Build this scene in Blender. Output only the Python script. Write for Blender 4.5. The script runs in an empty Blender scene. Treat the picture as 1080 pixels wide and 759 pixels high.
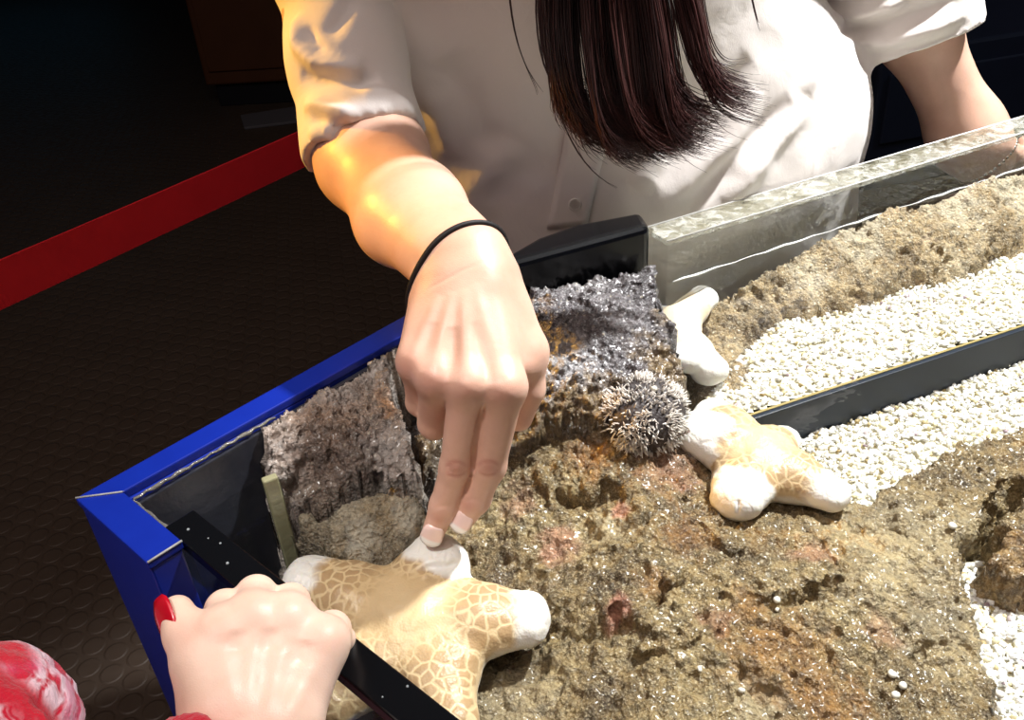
import bpy, math, random
import numpy as np
from mathutils import Matrix, Vector
from mathutils.bvhtree import BVHTree

SC = bpy.context.scene
COL = SC.collection
rng = np.random.default_rng(7)
random.seed(7)

# ------------------------------------------------------------------ camera
W, H, FPX = 1080.0, 759.0, 935.0
CAMZ = 1.105
_d = np.array([650 - W / 2, 1825 - H / 2, FPX]); _d /= np.linalg.norm(_d)
_up = -_d
_Y = np.array([0, 0, 1.0]) - _up * _up[2]; _Y /= np.linalg.norm(_Y)
_X = np.cross(_Y, _up)
if _X[0] < 0: _X = -_X
R = np.array([_X, _Y, _up])
CAM = np.array([0, 0, CAMZ])


def PX(px, py, d):
    """world point at a depth d (metres along the view axis)"""
    return CAM + R @ (np.array([(px - W / 2) / FPX, (py - H / 2) / FPX, 1.0]) * d)


def PZ(px, py, z):
    """world point on the horizontal plane z"""
    v = R @ np.array([(px - W / 2), (py - H / 2), FPX])
    return CAM + v * ((z - CAM[2]) / v[2])


def make_camera():
    cd = bpy.data.cameras.new('camera')
    cd.sensor_fit = 'HORIZONTAL'; cd.sensor_width = 36; cd.lens = 36 * FPX / W
    cd.clip_start = 0.02
    o = bpy.data.objects.new('camera', cd); COL.objects.link(o)
    r, u, b = R[:, 0], -R[:, 1], -R[:, 2]
    o.matrix_world = Matrix(((r[0], u[0], b[0], CAM[0]), (r[1], u[1], b[1], CAM[1]),
                             (r[2], u[2], b[2], CAM[2]), (0, 0, 0, 1)))
    SC.camera = o


make_camera()

# ------------------------------------------------------------------ noise
_perm = np.random.default_rng(3).permutation(256); _perm = np.concatenate([_perm, _perm, _perm])
_g = np.random.default_rng(4).normal(size=(256, 3)); _g /= np.linalg.norm(_g, axis=1)[:, None]


def pn(p):
    p = np.asarray(p, float)
    i = np.floor(p).astype(np.int64); f = p - i; i &= 255
    u = f * f * f * (f * (f * 6 - 15) + 10)
    out = 0
    for dx in (0, 1):
        wx = u[:, 0] if dx else 1 - u[:, 0]
        for dy in (0, 1):
            wy = u[:, 1] if dy else 1 - u[:, 1]
            for dz in (0, 1):
                wz = u[:, 2] if dz else 1 - u[:, 2]
                h = _perm[_perm[_perm[(i[:, 0] + dx) & 255] + ((i[:, 1] + dy) & 255)] + ((i[:, 2] + dz) & 255)]
                g = _g[h]
                out = out + wx * wy * wz * (g[:, 0] * (f[:, 0] - dx) + g[:, 1] * (f[:, 1] - dy) + g[:, 2] * (f[:, 2] - dz))
    return out * 1.5


def fbm(p, o=4, gain=.5):
    s = 0; a = 1
    for k in range(o):
        s = s + a * pn(p * 2 ** k + 17.3 * k); a *= gain
    return s


def worley(p):
    i = np.floor(p).astype(np.int64)
    best = np.full(len(p), 9.0); second = np.full(len(p), 9.0)
    for dx in (-1, 0, 1):
        for dy in (-1, 0, 1):
            for dz in (-1, 0, 1):
                c = i + np.array([dx, dy, dz])
                h = _perm[_perm[_perm[c[:, 0] & 255] + (c[:, 1] & 255)] + (c[:, 2] & 255)]
                q = c + .5 + .45 * _g[h]
                d = np.linalg.norm(q - p, axis=1)
                second = np.minimum(second, np.maximum(best, d)); best = np.minimum(best, d)
    return best, second


def sstep(a, b, x):
    t = np.clip((x - a) / (b - a), 0, 1)
    return t * t * (3 - 2 * t)


# ------------------------------------------------------------------ mesh helpers
def mk(name, V, F, mat, parent=None, attrs=None, smooth=True, mats=None, midx=None):
    V = np.asarray(V, float)
    me = bpy.data.meshes.new(name)
    if isinstance(F, np.ndarray):
        n = F.shape[1]
        me.vertices.add(len(V)); me.vertices.foreach_set('co', V.astype(np.float32).ravel())
        me.loops.add(F.size); me.loops.foreach_set('vertex_index', F.astype(np.int32).ravel())
        me.polygons.add(len(F)); me.polygons.foreach_set('loop_start', (np.arange(len(F)) * n).astype(np.int32))
        me.update(calc_edges=True)
    else:
        me.from_pydata(V.tolist(), [], F); me.update()
    if smooth:
        me.polygons.foreach_set('use_smooth', np.ones(len(me.polygons), bool))
    for k, a in (attrs or {}).items():
        at = me.attributes.new(k, 'FLOAT', 'POINT'); at.data.foreach_set('value', np.asarray(a, np.float32))
    for m in (mats or [mat]): me.materials.append(m)
    if midx is not None: me.polygons.foreach_set('material_index', np.asarray(midx, np.int32))
    o = bpy.data.objects.new(name, me); COL.objects.link(o)
    if parent is not None: attach(o, parent)
    return o


def attach(o, p):
    o.parent = p
    bpy.context.view_layer.update()
    o.matrix_parent_inverse = p.matrix_world.inverted()


def tag(o, label, cat=None, group=None, kind=None):
    if label: o['label'] = label
    if cat: o['category'] = cat
    if group: o['group'] = group
    if kind: o['kind'] = kind
    return o


def empty(name, loc):
    o = bpy.data.objects.new(name, None); COL.objects.link(o)
    o.location = [float(x) for x in loc]; o.empty_display_size = .05
    bpy.context.view_layer.update()
    return o


class MB:
    """collects simple shapes into one mesh"""
    def __init__(s): s.v = []; s.f = []
    def add(s, V, F):
        n = len(s.v); s.v += [tuple(map(float, x)) for x in V]; s.f += [tuple(int(i) + n for i in f) for f in F]
    def prism(s, poly, z0, z1):
        n = len(poly)
        V = [(p[0], p[1], z0) for p in poly] + [(p[0], p[1], z1) for p in poly]
        F = [tuple(range(n))[::-1], tuple(range(n, 2 * n))]
        F += [(i, (i + 1) % n, n + (i + 1) % n, n + i) for i in range(n)]
        s.add(V, F)
    def box(s, lo, hi):
        s.prism([(lo[0], lo[1]), (hi[0], lo[1]), (hi[0], hi[1]), (lo[0], hi[1])], lo[2], hi[2])
    def tube(s, pts, rad, n=8, cap=True):
        pts = np.asarray(pts, float); m = len(pts)
        rad = np.broadcast_to(np.asarray(rad, float), (m,))
        T = np.gradient(pts, axis=0); T /= np.linalg.norm(T, axis=1)[:, None] + 1e-12
        a = np.array([0, 0, 1.0]) if abs(T[0][2]) < .9 else np.array([1.0, 0, 0])
        nv = np.cross(T[0], a); nv /= np.linalg.norm(nv)
        V = []
        for i in range(m):
            nv = nv - T[i] * (nv @ T[i]); nv /= np.linalg.norm(nv) + 1e-12
            b = np.cross(T[i], nv)
            for k in range(n):
                t = 2 * math.pi * k / n
                V.append(pts[i] + rad[i] * (math.cos(t) * nv + math.sin(t) * b))
        F = []
        for i in range(m - 1):
            for k in range(n):
                F.append((i * n + k, i * n + (k + 1) % n, (i + 1) * n + (k + 1) % n, (i + 1) * n + k))
        if cap: F += [tuple(range(n))[::-1], tuple(range((m - 1) * n, m * n))]
        s.add(V, F)
    def build(s, name, mat, parent=None, smooth=False, bevel=0, seg=2):
        o = mk(name, np.array(s.v), s.f, mat, parent, smooth=smooth)
        if bevel:
            b = o.modifiers.new('bevel', 'BEVEL'); b.width = bevel; b.segments = seg; b.limit_method = 'ANGLE'
        return o


# ------------------------------------------------------------------ signed distance modelling
def smin(a, b, k):
    if k <= 0: return np.minimum(a, b)
    h = np.maximum(k - np.abs(a - b), 0) / k
    return np.minimum(a, b) - h * h * k * .25


class Cone:
    def __init__(s, a, b, ra, rb): s.a = np.asarray(a, float); s.b = np.asarray(b, float); s.ra = ra; s.rb = rb
    def box(s):
        r = max(s.ra, s.rb); return np.minimum(s.a, s.b) - r, np.maximum(s.a, s.b) + r
    def ev(s, X, Y, Z):
        ab = s.b - s.a; L = ab @ ab + 1e-12
        x, y, z = X - s.a[0], Y - s.a[1], Z - s.a[2]
        t = np.clip((x * ab[0] + y * ab[1] + z * ab[2]) / L, 0, 1)
        return np.sqrt((x - t * ab[0]) ** 2 + (y - t * ab[1]) ** 2 + (z - t * ab[2]) ** 2) - (s.ra + t * (s.rb - s.ra))


class Ell:
    """ellipsoid: centre, three axes (rows of M), radii"""
    def __init__(s, c, r, M=None): s.c = np.asarray(c, float); s.r = np.asarray(r, float); s.M = np.eye(3) if M is None else np.asarray(M, float)
    def box(s): r = s.r.max(); return s.c - r, s.c + r
    def ev(s, X, Y, Z):
        x, y, z = X - s.c[0], Y - s.c[1], Z - s.c[2]
        q = [(s.M[i][0] * x + s.M[i][1] * y + s.M[i][2] * z) for i in range(3)]
        k0 = np.sqrt(sum((q[i] / s.r[i]) ** 2 for i in range(3)))
        k1 = np.sqrt(sum((q[i] / s.r[i] ** 2) ** 2 for i in range(3))) + 1e-9
        return k0 * (k0 - 1) / k1


class EllCone:
    """tapered tube with an elliptical section: ends a,b; half widths (w) along side, (t) along the third axis"""
    def __init__(s, a, b, side, w, t): 
        s.a = np.asarray(a, float); s.b = np.asarray(b, float); s.w = w; s.t = t
        ax = s.b - s.a; s.L = np.linalg.norm(ax); s.ax = ax / s.L
        sd = np.asarray(side, float); sd = sd - s.ax * (sd @ s.ax); s.sd = sd / np.linalg.norm(sd)
        s.th = np.cross(s.ax, s.sd)
    def box(s):
        r = max(max(s.w), max(s.t)) ; return np.minimum(s.a, s.b) - r, np.maximum(s.a, s.b) + r
    def ev(s, X, Y, Z):
        x, y, z = X - s.a[0], Y - s.a[1], Z - s.a[2]
        u = x * s.ax[0] + y * s.ax[1] + z * s.ax[2]
        v = x * s.sd[0] + y * s.sd[1] + z * s.sd[2]
        q = x * s.th[0] + y * s.th[1] + z * s.th[2]
        t = np.clip(u / s.L, 0, 1)
        w = s.w[0] + t * (s.w[1] - s.w[0]); th = s.t[0] + t * (s.t[1] - s.t[0])
        e = u - t * s.L; m = np.minimum(w, th)
        k0 = np.sqrt((v / w) ** 2 + (q / th) ** 2 + (e / m) ** 2)
        k1 = np.sqrt((v / w ** 2) ** 2 + (q / th ** 2) ** 2 + (e / m ** 2) ** 2) + 1e-9
        return k0 * (k0 - 1) / k1


def chain(pts, rads):
    return [Cone(pts[i], pts[i + 1], rads[i], rads[i + 1]) for i in range(len(pts) - 1)]


class Field:
    def __init__(s, prims, h, margin=.012, lo=None, hi=None):
        bl = np.array([p.box()[0] for p in prims]).min(0) - margin
        bh = np.array([p.box()[1] for p in prims]).max(0) + margin
        if lo is not None: bl = np.maximum(bl, lo); bh = np.minimum(bh, hi)
        s.lo = bl; s.h = h
        s.n = np.ceil((bh - bl) / h).astype(int) + 1
        s.ax = [bl[i] + h * np.arange(s.n[i]) for i in range(3)]
    def new(s): return np.full(s.n, 1.0, np.float32)
    def sl(s, lo, hi):
        a = np.clip(np.floor((lo - s.lo) / s.h).astype(int), 0, s.n); b = np.clip(np.ceil((hi - s.lo) / s.h).astype(int) + 1, 0, s.n)
        return tuple(slice(a[i], b[i]) for i in range(3))
    def grid(s, S):
        return (s.ax[0][S[0]][:, None, None], s.ax[1][S[1]][None, :, None], s.ax[2][S[2]][None, None, :])
    def union(s, prims, k, f=None, pad=None):
        f = s.new() if f is None else f
        pad = (k + 2 * s.h) if pad is None else pad
        for p in prims:
            lo, hi = p.box(); S = s.sl(lo - pad, hi + pad)
            if f[S].size == 0: continue
            f[S] = smin(f[S], p.ev(*s.grid(S)).astype(np.float32), k)
        return f
    def pts(s):
        g = np.meshgrid(*s.ax, indexing='ij'); return np.stack([x.ravel() for x in g], 1)
    def cut(s, f, p, n):
        """keep the side of the plane the normal n points away from"""
        n = np.asarray(n, float); n = n / np.linalg.norm(n)
        X, Y, Z = s.grid((slice(None),) * 3)
        return np.maximum(f, ((X - p[0]) * n[0] + (Y - p[1]) * n[1] + (Z - p[2]) * n[2]).astype(np.float32))
    def net(s, f):
        f = np.asarray(f); sg = f < 0
        c = np.zeros(tuple(np.array(f.shape) - 1), np.int8)
        offs = [(i, j, k) for i in (0, 1) for j in (0, 1) for k in (0, 1)]
        nx, ny, nz = f.shape
        for o in offs: c += sg[o[0]:nx - 1 + o[0], o[1]:ny - 1 + o[1], o[2]:nz - 1 + o[2]]
        m = (c > 0) & (c < 8)
        ids = np.argwhere(m); idx = np.full(m.shape, -1, np.int64); idx[m] = np.arange(len(ids))
        vals = {o: f[ids[:, 0] + o[0], ids[:, 1] + o[1], ids[:, 2] + o[2]] for o in offs}
        acc = np.zeros((len(ids), 3)); cnt = np.zeros(len(ids))
        for o in offs:
            for a in range(3):
                if o[a] == 0:
                    q = list(o); q[a] = 1; q = tuple(q)
                    va, vb = vals[o], vals[q]; cr = (va < 0) != (vb < 0)
                    t = np.where(cr, va / np.where(cr, va - vb, 1), 0)
                    P = np.tile(np.array(o, float), (len(ids), 1)); P[:, a] += t
                    acc[cr] += P[cr]; cnt += cr
        V = s.lo + s.h * (ids + acc / np.maximum(cnt, 1)[:, None])
        Fs = []
        for a in range(3):
            b, d = (a + 1) % 3, (a + 2) % 3
            A = [slice(None)] * 3; B = [slice(None)] * 3
            A[a] = slice(0, -1); B[a] = slice(1, None)
            for t in (b, d): A[t] = slice(1, -1); B[t] = slice(1, -1)
            s0 = sg[tuple(A)]; s1 = sg[tuple(B)]
            e = np.argwhere(s0 != s1)
            if len(e) == 0: continue
            fl = s0[e[:, 0], e[:, 1], e[:, 2]]
            base = e.copy(); base[:, b] += 1; base[:, d] += 1
            def cell(db, dd):
                q = base.copy(); q[:, b] += db; q[:, d] += dd
                return idx[q[:, 0], q[:, 1], q[:, 2]]
            Q = np.stack([cell(-1, -1), cell(0, -1), cell(0, 0), cell(-1, 0)], 1)
            Q[~fl] = Q[~fl][:, ::-1]
            Fs.append(Q)
        F = np.concatenate(Fs); F = F[(F >= 0).all(1)]
        return V, F


def vnormals(V, F):
    n = np.zeros_like(V)
    fn = np.cross(V[F[:, 2]] - V[F[:, 0]], V[F[:, 3]] - V[F[:, 1]])
    for k in range(4): np.add.at(n, F[:, k], fn)
    return n / (np.linalg.norm(n, axis=1)[:, None] + 1e-12)


def relax(V, F, it=2, lam=.5):
    E = np.concatenate([F[:, [0, 1]], F[:, [1, 2]], F[:, [2, 3]], F[:, [3, 0]]])
    for _ in range(it):
        s = np.zeros_like(V); c = np.zeros(len(V))
        np.add.at(s, E[:, 0], V[E[:, 1]]); np.add.at(c, E[:, 0], 1)
        np.add.at(s, E[:, 1], V[E[:, 0]]); np.add.at(c, E[:, 1], 1)
        V = V + lam * (s / np.maximum(c, 1)[:, None] - V)
    return V


def pdist(P, line):
    """distance of points to a polyline"""
    best = np.full(len(P), 9.0); par = np.zeros(len(P)); L = len(line) - 1
    for i in range(L):
        a, b = np.asarray(line[i], float), np.asarray(line[i + 1], float); ab = b - a
        t = np.clip(((P - a) @ ab) / (ab @ ab + 1e-12), 0, 1)
        d = np.linalg.norm(P - a - t[:, None] * ab, axis=1)
        m = d < best; best[m] = d[m]; par[m] = (i + t[m]) / L
    return best, par


class Surf:
    """a mesh being sculpted: push along normals near lines"""
    def __init__(s, V, F): s.V = V; s.F = F; s.tree = BVHTree.FromPolygons(V.tolist(), F.tolist()); s.N = vnormals(V, F)
    def snap(s, px, py, near=0):
        d = Vector(R @ np.array([(px - W / 2), (py - H / 2), FPX])).normalized()
        h = s.tree.ray_cast(Vector(CAM), d)
        if h[0] is None:
            return None
        return np.array(h[0])
    def hit(s, px, py):
        d = Vector(R @ np.array([(px - W / 2), (py - H / 2), FPX])).normalized()
        h = s.tree.ray_cast(Vector(CAM), d)
        return (np.array(h[0]), np.array(h[1])) if h[0] is not None else (None, None)
    def line(s, pl):
        return [q for q in (s.snap(*p) for p in dense(pl)) if q is not None]
    def ridge(s, pl, w, h, taper=True):
        L = s.line(pl)
        if len(L) < 2: return
        d, t = pdist(s.V, L)
        a = np.exp(-(d / w) ** 2) * h
        if taper: a = a * np.clip(np.minimum(t, 1 - t) * 4, 0, 1) ** .6
        s.V = s.V + s.N * a[:, None]
    def bump(s, p, w, h):
        q = s.snap(*p)
        if q is None: return
        s.V = s.V + s.N * (np.exp(-(np.linalg.norm(s.V - q, axis=1) / w) ** 2) * h)[:, None]


def dense(pl, step=10):
    out = []
    for a, b in zip(pl[:-1], pl[1:]):
        n = max(1, int(math.hypot(b[0] - a[0], b[1] - a[1]) / step))
        out += [(a[0] + (b[0] - a[0]) * i / n, a[1] + (b[1] - a[1]) * i / n) for i in range(n)]
    return out + [pl[-1]]


# ------------------------------------------------------------------ materials
def lin(c):
    c = [x / 255 for x in c]
    return tuple((x / 12.92 if x <= .04045 else ((x + .055) / 1.055) ** 2.4) for x in c) + (1,)


class NT:
    def __init__(s, name):
        s.m = bpy.data.materials.new(name); s.m.use_nodes = True; s.t = s.m.node_tree
        s.t.nodes.clear(); s.out = s.n('ShaderNodeOutputMaterial')
    def n(s, ty, **kw):
        nd = s.t.nodes.new(ty)
        for k, v in kw.items(): setattr(nd, k, v)
        return nd
    def l(s, a, b): s.t.links.new(a, b)
    def put(s, sock, v):
        if v is None: return
        if hasattr(v, 'is_output'): s.l(v, sock)
        else: sock.default_value = v
    def bsdf(s, **kw):
        b = s.n('ShaderNodeBsdfPrincipled')
        for k, v in kw.items(): s.put(b.inputs[k.replace('_', ' ')], v)
        s.l(b.outputs[0], s.out.inputs[0]); return b
    def obj(s): return s.n('ShaderNodeTexCoord').outputs['Object']
    def map(s, vec, scale=(1, 1, 1), rot=(0, 0, 0)):
        m = s.n('ShaderNodeMapping'); s.l(vec, m.inputs['Vector']); m.inputs['Scale'].default_value = scale; m.inputs['Rotation'].default_value = rot
        return m.outputs[0]
    def noise(s, vec, scale, detail=4, rough=.55, dist=0):
        q = s.n('ShaderNodeTexNoise'); s.l(vec, q.inputs['Vector'])
        q.inputs['Scale'].default_value = scale; q.inputs['Detail'].default_value = detail
        q.inputs['Roughness'].default_value = rough; q.inputs['Distortion'].default_value = dist
        return q.outputs['Fac']
    def vor(s, vec, scale, feature='F1', rnd=1.0):
        q = s.n('ShaderNodeTexVoronoi', feature=feature); s.l(vec, q.inputs['Vector']); q.inputs['Scale'].default_value = scale
        q.inputs['Randomness'].default_value = rnd
        return q
    def ramp(s, fac, stops, mode='LINEAR'):
        r = s.n('ShaderNodeValToRGB'); s.put(r.inputs[0], fac); e = r.color_ramp.elements; r.color_ramp.interpolation = mode
        while len(e) < len(stops): e.new(.5)
        for i, (p, c) in enumerate(stops):
            e[i].position = p; e[i].color = c if len(c) == 4 else lin(c)
        return r.outputs[0]
    def fr(s, fac, a, b, lo=0.0, hi=1.0):
        r = s.n('ShaderNodeMapRange'); s.put(r.inputs[0], fac); r.inputs[1].default_value = a; r.inputs[2].default_value = b
        r.inputs[3].default_value = lo; r.inputs[4].default_value = hi
        return r.outputs[0]
    def mix(s, fac, a, b, mode='MIX'):
        q = s.n('ShaderNodeMix', data_type='RGBA', blend_type=mode); s.put(q.inputs[0], fac)
        s.put(q.inputs[6], a); s.put(q.inputs[7], b); return q.outputs[2]
    def math(s, op, a, b=None):
        q = s.n('ShaderNodeMath', operation=op); s.put(q.inputs[0], a)
        if b is not None: s.put(q.inputs[1], b)
        return q.outputs[0]
    def attr(s, name): return s.n('ShaderNodeAttribute', attribute_name=name).outputs['Fac']
    def bump(s, hgt, strength=.5, dist=.001, normal=None):
        b = s.n('ShaderNodeBump'); s.put(b.inputs['Height'], hgt); b.inputs['Strength'].default_value = strength
        b.inputs['Distance'].default_value = dist
        if normal is not None: s.l(normal, b.inputs['Normal'])
        return b.outputs[0]


def simple(name, rgb, rough=.5, spec=.5, metal=0, bump=0, bscale=200, bdist=.0005, var=0, vscale=20, **kw):
    t = NT(name); v = t.obj()
    c = lin(rgb)
    if var:
        c2 = tuple(x * (1 - var) for x in c[:3]) + (1,)
        c = t.mix(t.noise(v, vscale), c2, c)
    nrm = t.bump(t.noise(v, bscale), bump, bdist) if bump else None
    t.bsdf(Base_Color=c, Roughness=rough, Specular_IOR_Level=spec, Metallic=metal, Normal=nrm, **kw)
    return t.m


def skin(name, base, dark, red, sss=.08, rough=.42):
    t = NT(name); v = t.obj()
    c = t.mix(t.fr(t.noise(v, 35, 5), .35, .7), lin(base), lin(dark))
    c = t.mix(t.math('MULTIPLY', t.attr('red'), .75), c, lin(red))
    c = t.mix(t.math('MULTIPLY', t.fr(t.vor(v, 260).outputs['Distance'], 0, .35, 1, 0), .05), c, lin(red))
    h = t.math('ADD', t.noise(v, 420, 3), t.math('MULTIPLY', t.vor(v, 900, 'DISTANCE_TO_EDGE').outputs['Distance'], .8))
    b = t.bsdf(Base_Color=c, Roughness=t.fr(t.noise(v, 60), .3, .7, rough - .08, rough + .1), Specular_IOR_Level=.5, Normal=t.bump(h, .16, .0006))
    b.inputs['Subsurface Weight'].default_value = sss; b.inputs['Subsurface Radius'].default_value = (.006, .0025, .0012)
    b.inputs['Subsurface Scale'].default_value = 1.0
    return t.m


def rock_mat(name, cols, pale, rough=.55, grain=.5, palek=.35, wet=.0):
    """cols: three colours of the stone; pale: colour of the light grains"""
    t = NT(name); v = t.obj()
    n1 = t.noise(v, 22, 6, .62); n2 = t.noise(v, 140, 5, .65); n3 = t.noise(v, 760, 3, .7)
    c = t.ramp(t.fr(n1, .3, .7), [(0, cols[0]), (.5, cols[1]), (1, cols[2])])
    c = t.mix(t.fr(n2, .42, .62), c, t.mix(.62, c, (.012, .009, .006, 1)))
    c = t.mix(t.math('MULTIPLY', t.fr(n3, .5, .72), grain), c, lin(pale))
    pv = t.vor(v, 210); pm = t.fr(pv.outputs['Distance'], .12, .3, 1, 0)
    sel = t.fr(t.n('ShaderNodeSeparateColor').outputs[0], 0, 1) if False else None
    sc = t.n('ShaderNodeSeparateColor'); t.l(pv.outputs['Color'], sc.inputs[0])
    pm = t.math('MULTIPLY', pm, t.fr(sc.outputs[0], .72, .8))
    c = t.mix(t.math('MULTIPLY', pm, palek * 1.6), c, lin((236, 228, 205)))
    c = t.mix(t.math('MULTIPLY', t.attr('pale'), .85), c, t.mix(t.fr(n3, .35, .7), lin(pale), t.mix(.4, c, lin(pale))))
    c = t.mix(t.attr('pink'), c, t.mix(t.fr(n2, .35, .65), lin((206, 140, 122)), lin((150, 96, 74))))
    c = t.mix(t.attr('ochre'), c, t.mix(t.fr(n2, .35, .65), lin((176, 112, 34)), lin((104, 62, 20))))
    c = t.mix(t.attr('moss'), c, t.mix(t.fr(n2, .35, .65), lin((142, 120, 80)), lin((84, 66, 42))))
    c = t.mix(t.attr('dark'), c, lin((40, 33, 30)))  # dark patches also paint shade: rock hollow, hand's shadow, under the star arm
    h = t.math('ADD', t.math('MULTIPLY', n2, 1.0), t.math('MULTIPLY', n3, .45))
    h = t.math('ADD', h, t.math('MULTIPLY', t.vor(v, 330).outputs['Distance'], .5))
    t.bsdf(Base_Color=c, Roughness=t.fr(n2, .35, .7, rough - .12, rough + .15), Specular_IOR_Level=.5, Coat_Weight=wet, Coat_Roughness=.18,
           Normal=t.bump(h, 1.0, .0042))
    return t.m


def clear(name, ior, tint=(1, 1, 1), ripple=0, rscale=20, refl=1.0, rough=.0):
    """clear sheet that lets light through: transparent + fresnel gloss"""
    t = NT(name); v = t.obj()
    nrm = t.bump(t.noise(v, rscale, 3, .5, .4), 1.0, ripple) if ripple else None
    fr = t.n('ShaderNodeFresnel')
    gm = t.n('ShaderNodeNewGeometry'); t.l(t.fr(gm.outputs['Backfacing'], 0, 1, ior, 1 / ior), fr.inputs[0])
    if nrm is not None: t.l(nrm, fr.inputs['Normal'])
    tr = t.n('ShaderNodeBsdfTransparent'); tr.inputs[0].default_value = tint + (1,)
    gl = t.n('ShaderNodeBsdfGlossy'); gl.inputs['Roughness'].default_value = rough
    if nrm is not None: t.l(nrm, gl.inputs['Normal'])
    mx = t.n('ShaderNodeMixShader'); t.put(mx.inputs[0], t.math('MULTIPLY', fr.outputs[0], refl))
    t.l(tr.outputs[0], mx.inputs[1]); t.l(gl.outputs[0], mx.inputs[2]); t.l(mx.outputs[0], t.out.inputs[0])
    return t.m

# ------------------------------------------------------------------ materials used
M = {}
t = NT('blue_paint'); v = t.obj()
t.bsdf(Base_Color=t.mix(t.noise(v, 60), lin((14, 40, 146)), lin((11, 33, 132))), Roughness=.34, Specular_IOR_Level=.5,
       Normal=t.bump(t.noise(v, 300), .05, .0004)); M['blue'] = t.m
M['black'] = simple('black_plastic', (9, 10, 13), .24, .35, bump=.05, bscale=160)
M['liner'] = simple('black_liner', (46, 48, 56), .25, .5, bump=.3, bscale=60, bdist=.002)
M['silver'] = simple('seam_glint', (150, 152, 150), .4, .5, bump=.5, bscale=300)
M['water'] = clear('clear_water', 1.33, (.97, .985, .98), ripple=.0012, rscale=26)
M['acrylic'] = clear('acrylic_sheet', 1.49, (.95, .965, .96), ripple=.00015, rscale=30)
M['edge'] = None

# acrylic edge: noise colours paint the refraction and sparkle of the clear sheet
t = NT('acrylic_edge'); v = t.map(t.obj(), (1, 1, 1))
n = t.noise(v, 46, 5, .7, 1.5)
c = t.ramp(t.fr(n, .3, .7), [(0, (104, 96, 70)), (.4, (176, 170, 140)), (.6, (206, 206, 196)), (1, (226, 226, 220))])
b = t.bsdf(Base_Color=c, Roughness=.14, Specular_IOR_Level=.6, Normal=t.bump(n, .6, .004))
tr_ = t.n('ShaderNodeBsdfTransparent'); mx_ = t.n('ShaderNodeMixShader'); t.put(mx_.inputs[0], t.fr(n, .4, .65, .12, .55)); t.l(tr_.outputs[0], mx_.inputs[1]); t.l(b.outputs[0], mx_.inputs[2]); t.l(mx_.outputs[0], t.out.inputs[0]); M['edge'] = t.m
M['greenglass'] = simple('green_glass_edge', (176, 174, 138), .15, .6, bump=.4, bscale=120, bdist=.002, var=.35, vscale=60, Transmission_Weight=.3)

M['rock_dry'] = rock_mat('grey_rock', [(88, 76, 71), (140, 123, 110), (176, 159, 142)], (214, 208, 202), .46, .55, .25, wet=.35)
M['rock_wet'] = rock_mat('wet_grey_rock', [(66, 60, 62), (112, 106, 108), (150, 146, 146)], (226, 228, 232), .34, .6, .35, wet=.6)
M['rock'] = rock_mat('brown_rock', [(88, 68, 42), (140, 116, 74), (178, 156, 110)], (232, 216, 176), .46, .6, .3, wet=.3)
M['rock_back'] = rock_mat('ochre_rock', [(124, 100, 62), (172, 146, 102), (202, 182, 146)], (244, 236, 212), .5, .6, .7)
M['boulder'] = rock_mat('boulder_rock', [(100, 88, 70), (142, 128, 104), (170, 158, 136)], (204, 200, 186), .45, .45, .2)

# floor: rubber with raised coins in a hexagonal layout
t = NT('coin_rubber'); v = t.obj()
S = .043
sp = t.n('ShaderNodeSeparateXYZ'); t.l(t.map(v, (1, 1, 1), (0, 0, .35)), sp.inputs[0])
def hexd(off):
    a = t.math('SUBTRACT', t.math('FRACT', t.math('ADD', t.math('MULTIPLY', sp.outputs[0], 1 / S), off)), .5)
    b_ = t.math('SUBTRACT', t.math('FRACT', t.math('ADD', t.math('MULTIPLY', sp.outputs[1], 1 / (S * 1.732)), off)), .5)
    b_ = t.math('MULTIPLY', b_, 1.732)
    return t.math('SQRT', t.math('ADD', t.math('MULTIPLY', a, a), t.math('MULTIPLY', b_, b_)))
hd = t.math('MINIMUM', hexd(0.0), hexd(.5))
coin = t.fr(hd, .36, .44, 1, 0)
c = t.mix(t.noise(v, 7, 5), lin((68, 56, 47)), lin((84, 71, 61)))
t.bsdf(Base_Color=c, Roughness=t.fr(t.noise(v, 40), .3, .7, .4, .6), Specular_IOR_Level=.5, Normal=t.bump(t.math('ADD', coin, t.math('MULTIPLY', t.noise(v, 350), .12)), 1.0, .0016)); M['floor'] = t.m
M['wall'] = simple('dark_wall', (22, 23, 30), .7, .3, bump=.2, bscale=30, bdist=.002)
M['ceiling'] = simple('dark_ceiling', (16, 16, 18), .9, .2, bump=.2, bscale=30)
M['brown'] = simple('brown_laminate', (96, 58, 34), .5, .4, bump=.1, bscale=60, var=.35, vscale=9)
M['navy'] = simple('navy_panel', (38, 46, 66), .5, .4, bump=.2, bscale=60, var=.3, vscale=14)
t = NT('tank_glow'); v = t.obj()
c = t.mix(t.noise(v, 3), lin((30, 90, 130)), lin((90, 170, 200)))
e = t.n('ShaderNodeEmission'); t.l(c, e.inputs[0]); e.inputs[1].default_value = .12; t.l(e.outputs[0], t.out.inputs[0]); M['glow'] = t.m

# ------------------------------------------------------------------ room
def struct(o): o['kind'] = 'structure'; return o
m = MB(); m.box((-6, -2.5, -.1), (6, 8, 0)); struct(m.build('floor', M['floor']))
m = MB(); m.box((-6.1, 8, 0), (6.1, 8.1, 3.2)); struct(m.build('wall_back', M['wall']))
m = MB(); m.box((-6.1, -2.5, 0), (-6, 8, 3.2)); struct(m.build('wall_left', M['wall']))
m = MB(); m.box((6, -2.5, 0), (6.1, 8, 3.2)); struct(m.build('wall_right', M['wall']))
m = MB(); m.box((-6.1, -2.6, 3.2), (6.1, 8.1, 3.3)); struct(m.build('ceiling', M['ceiling']))

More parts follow.
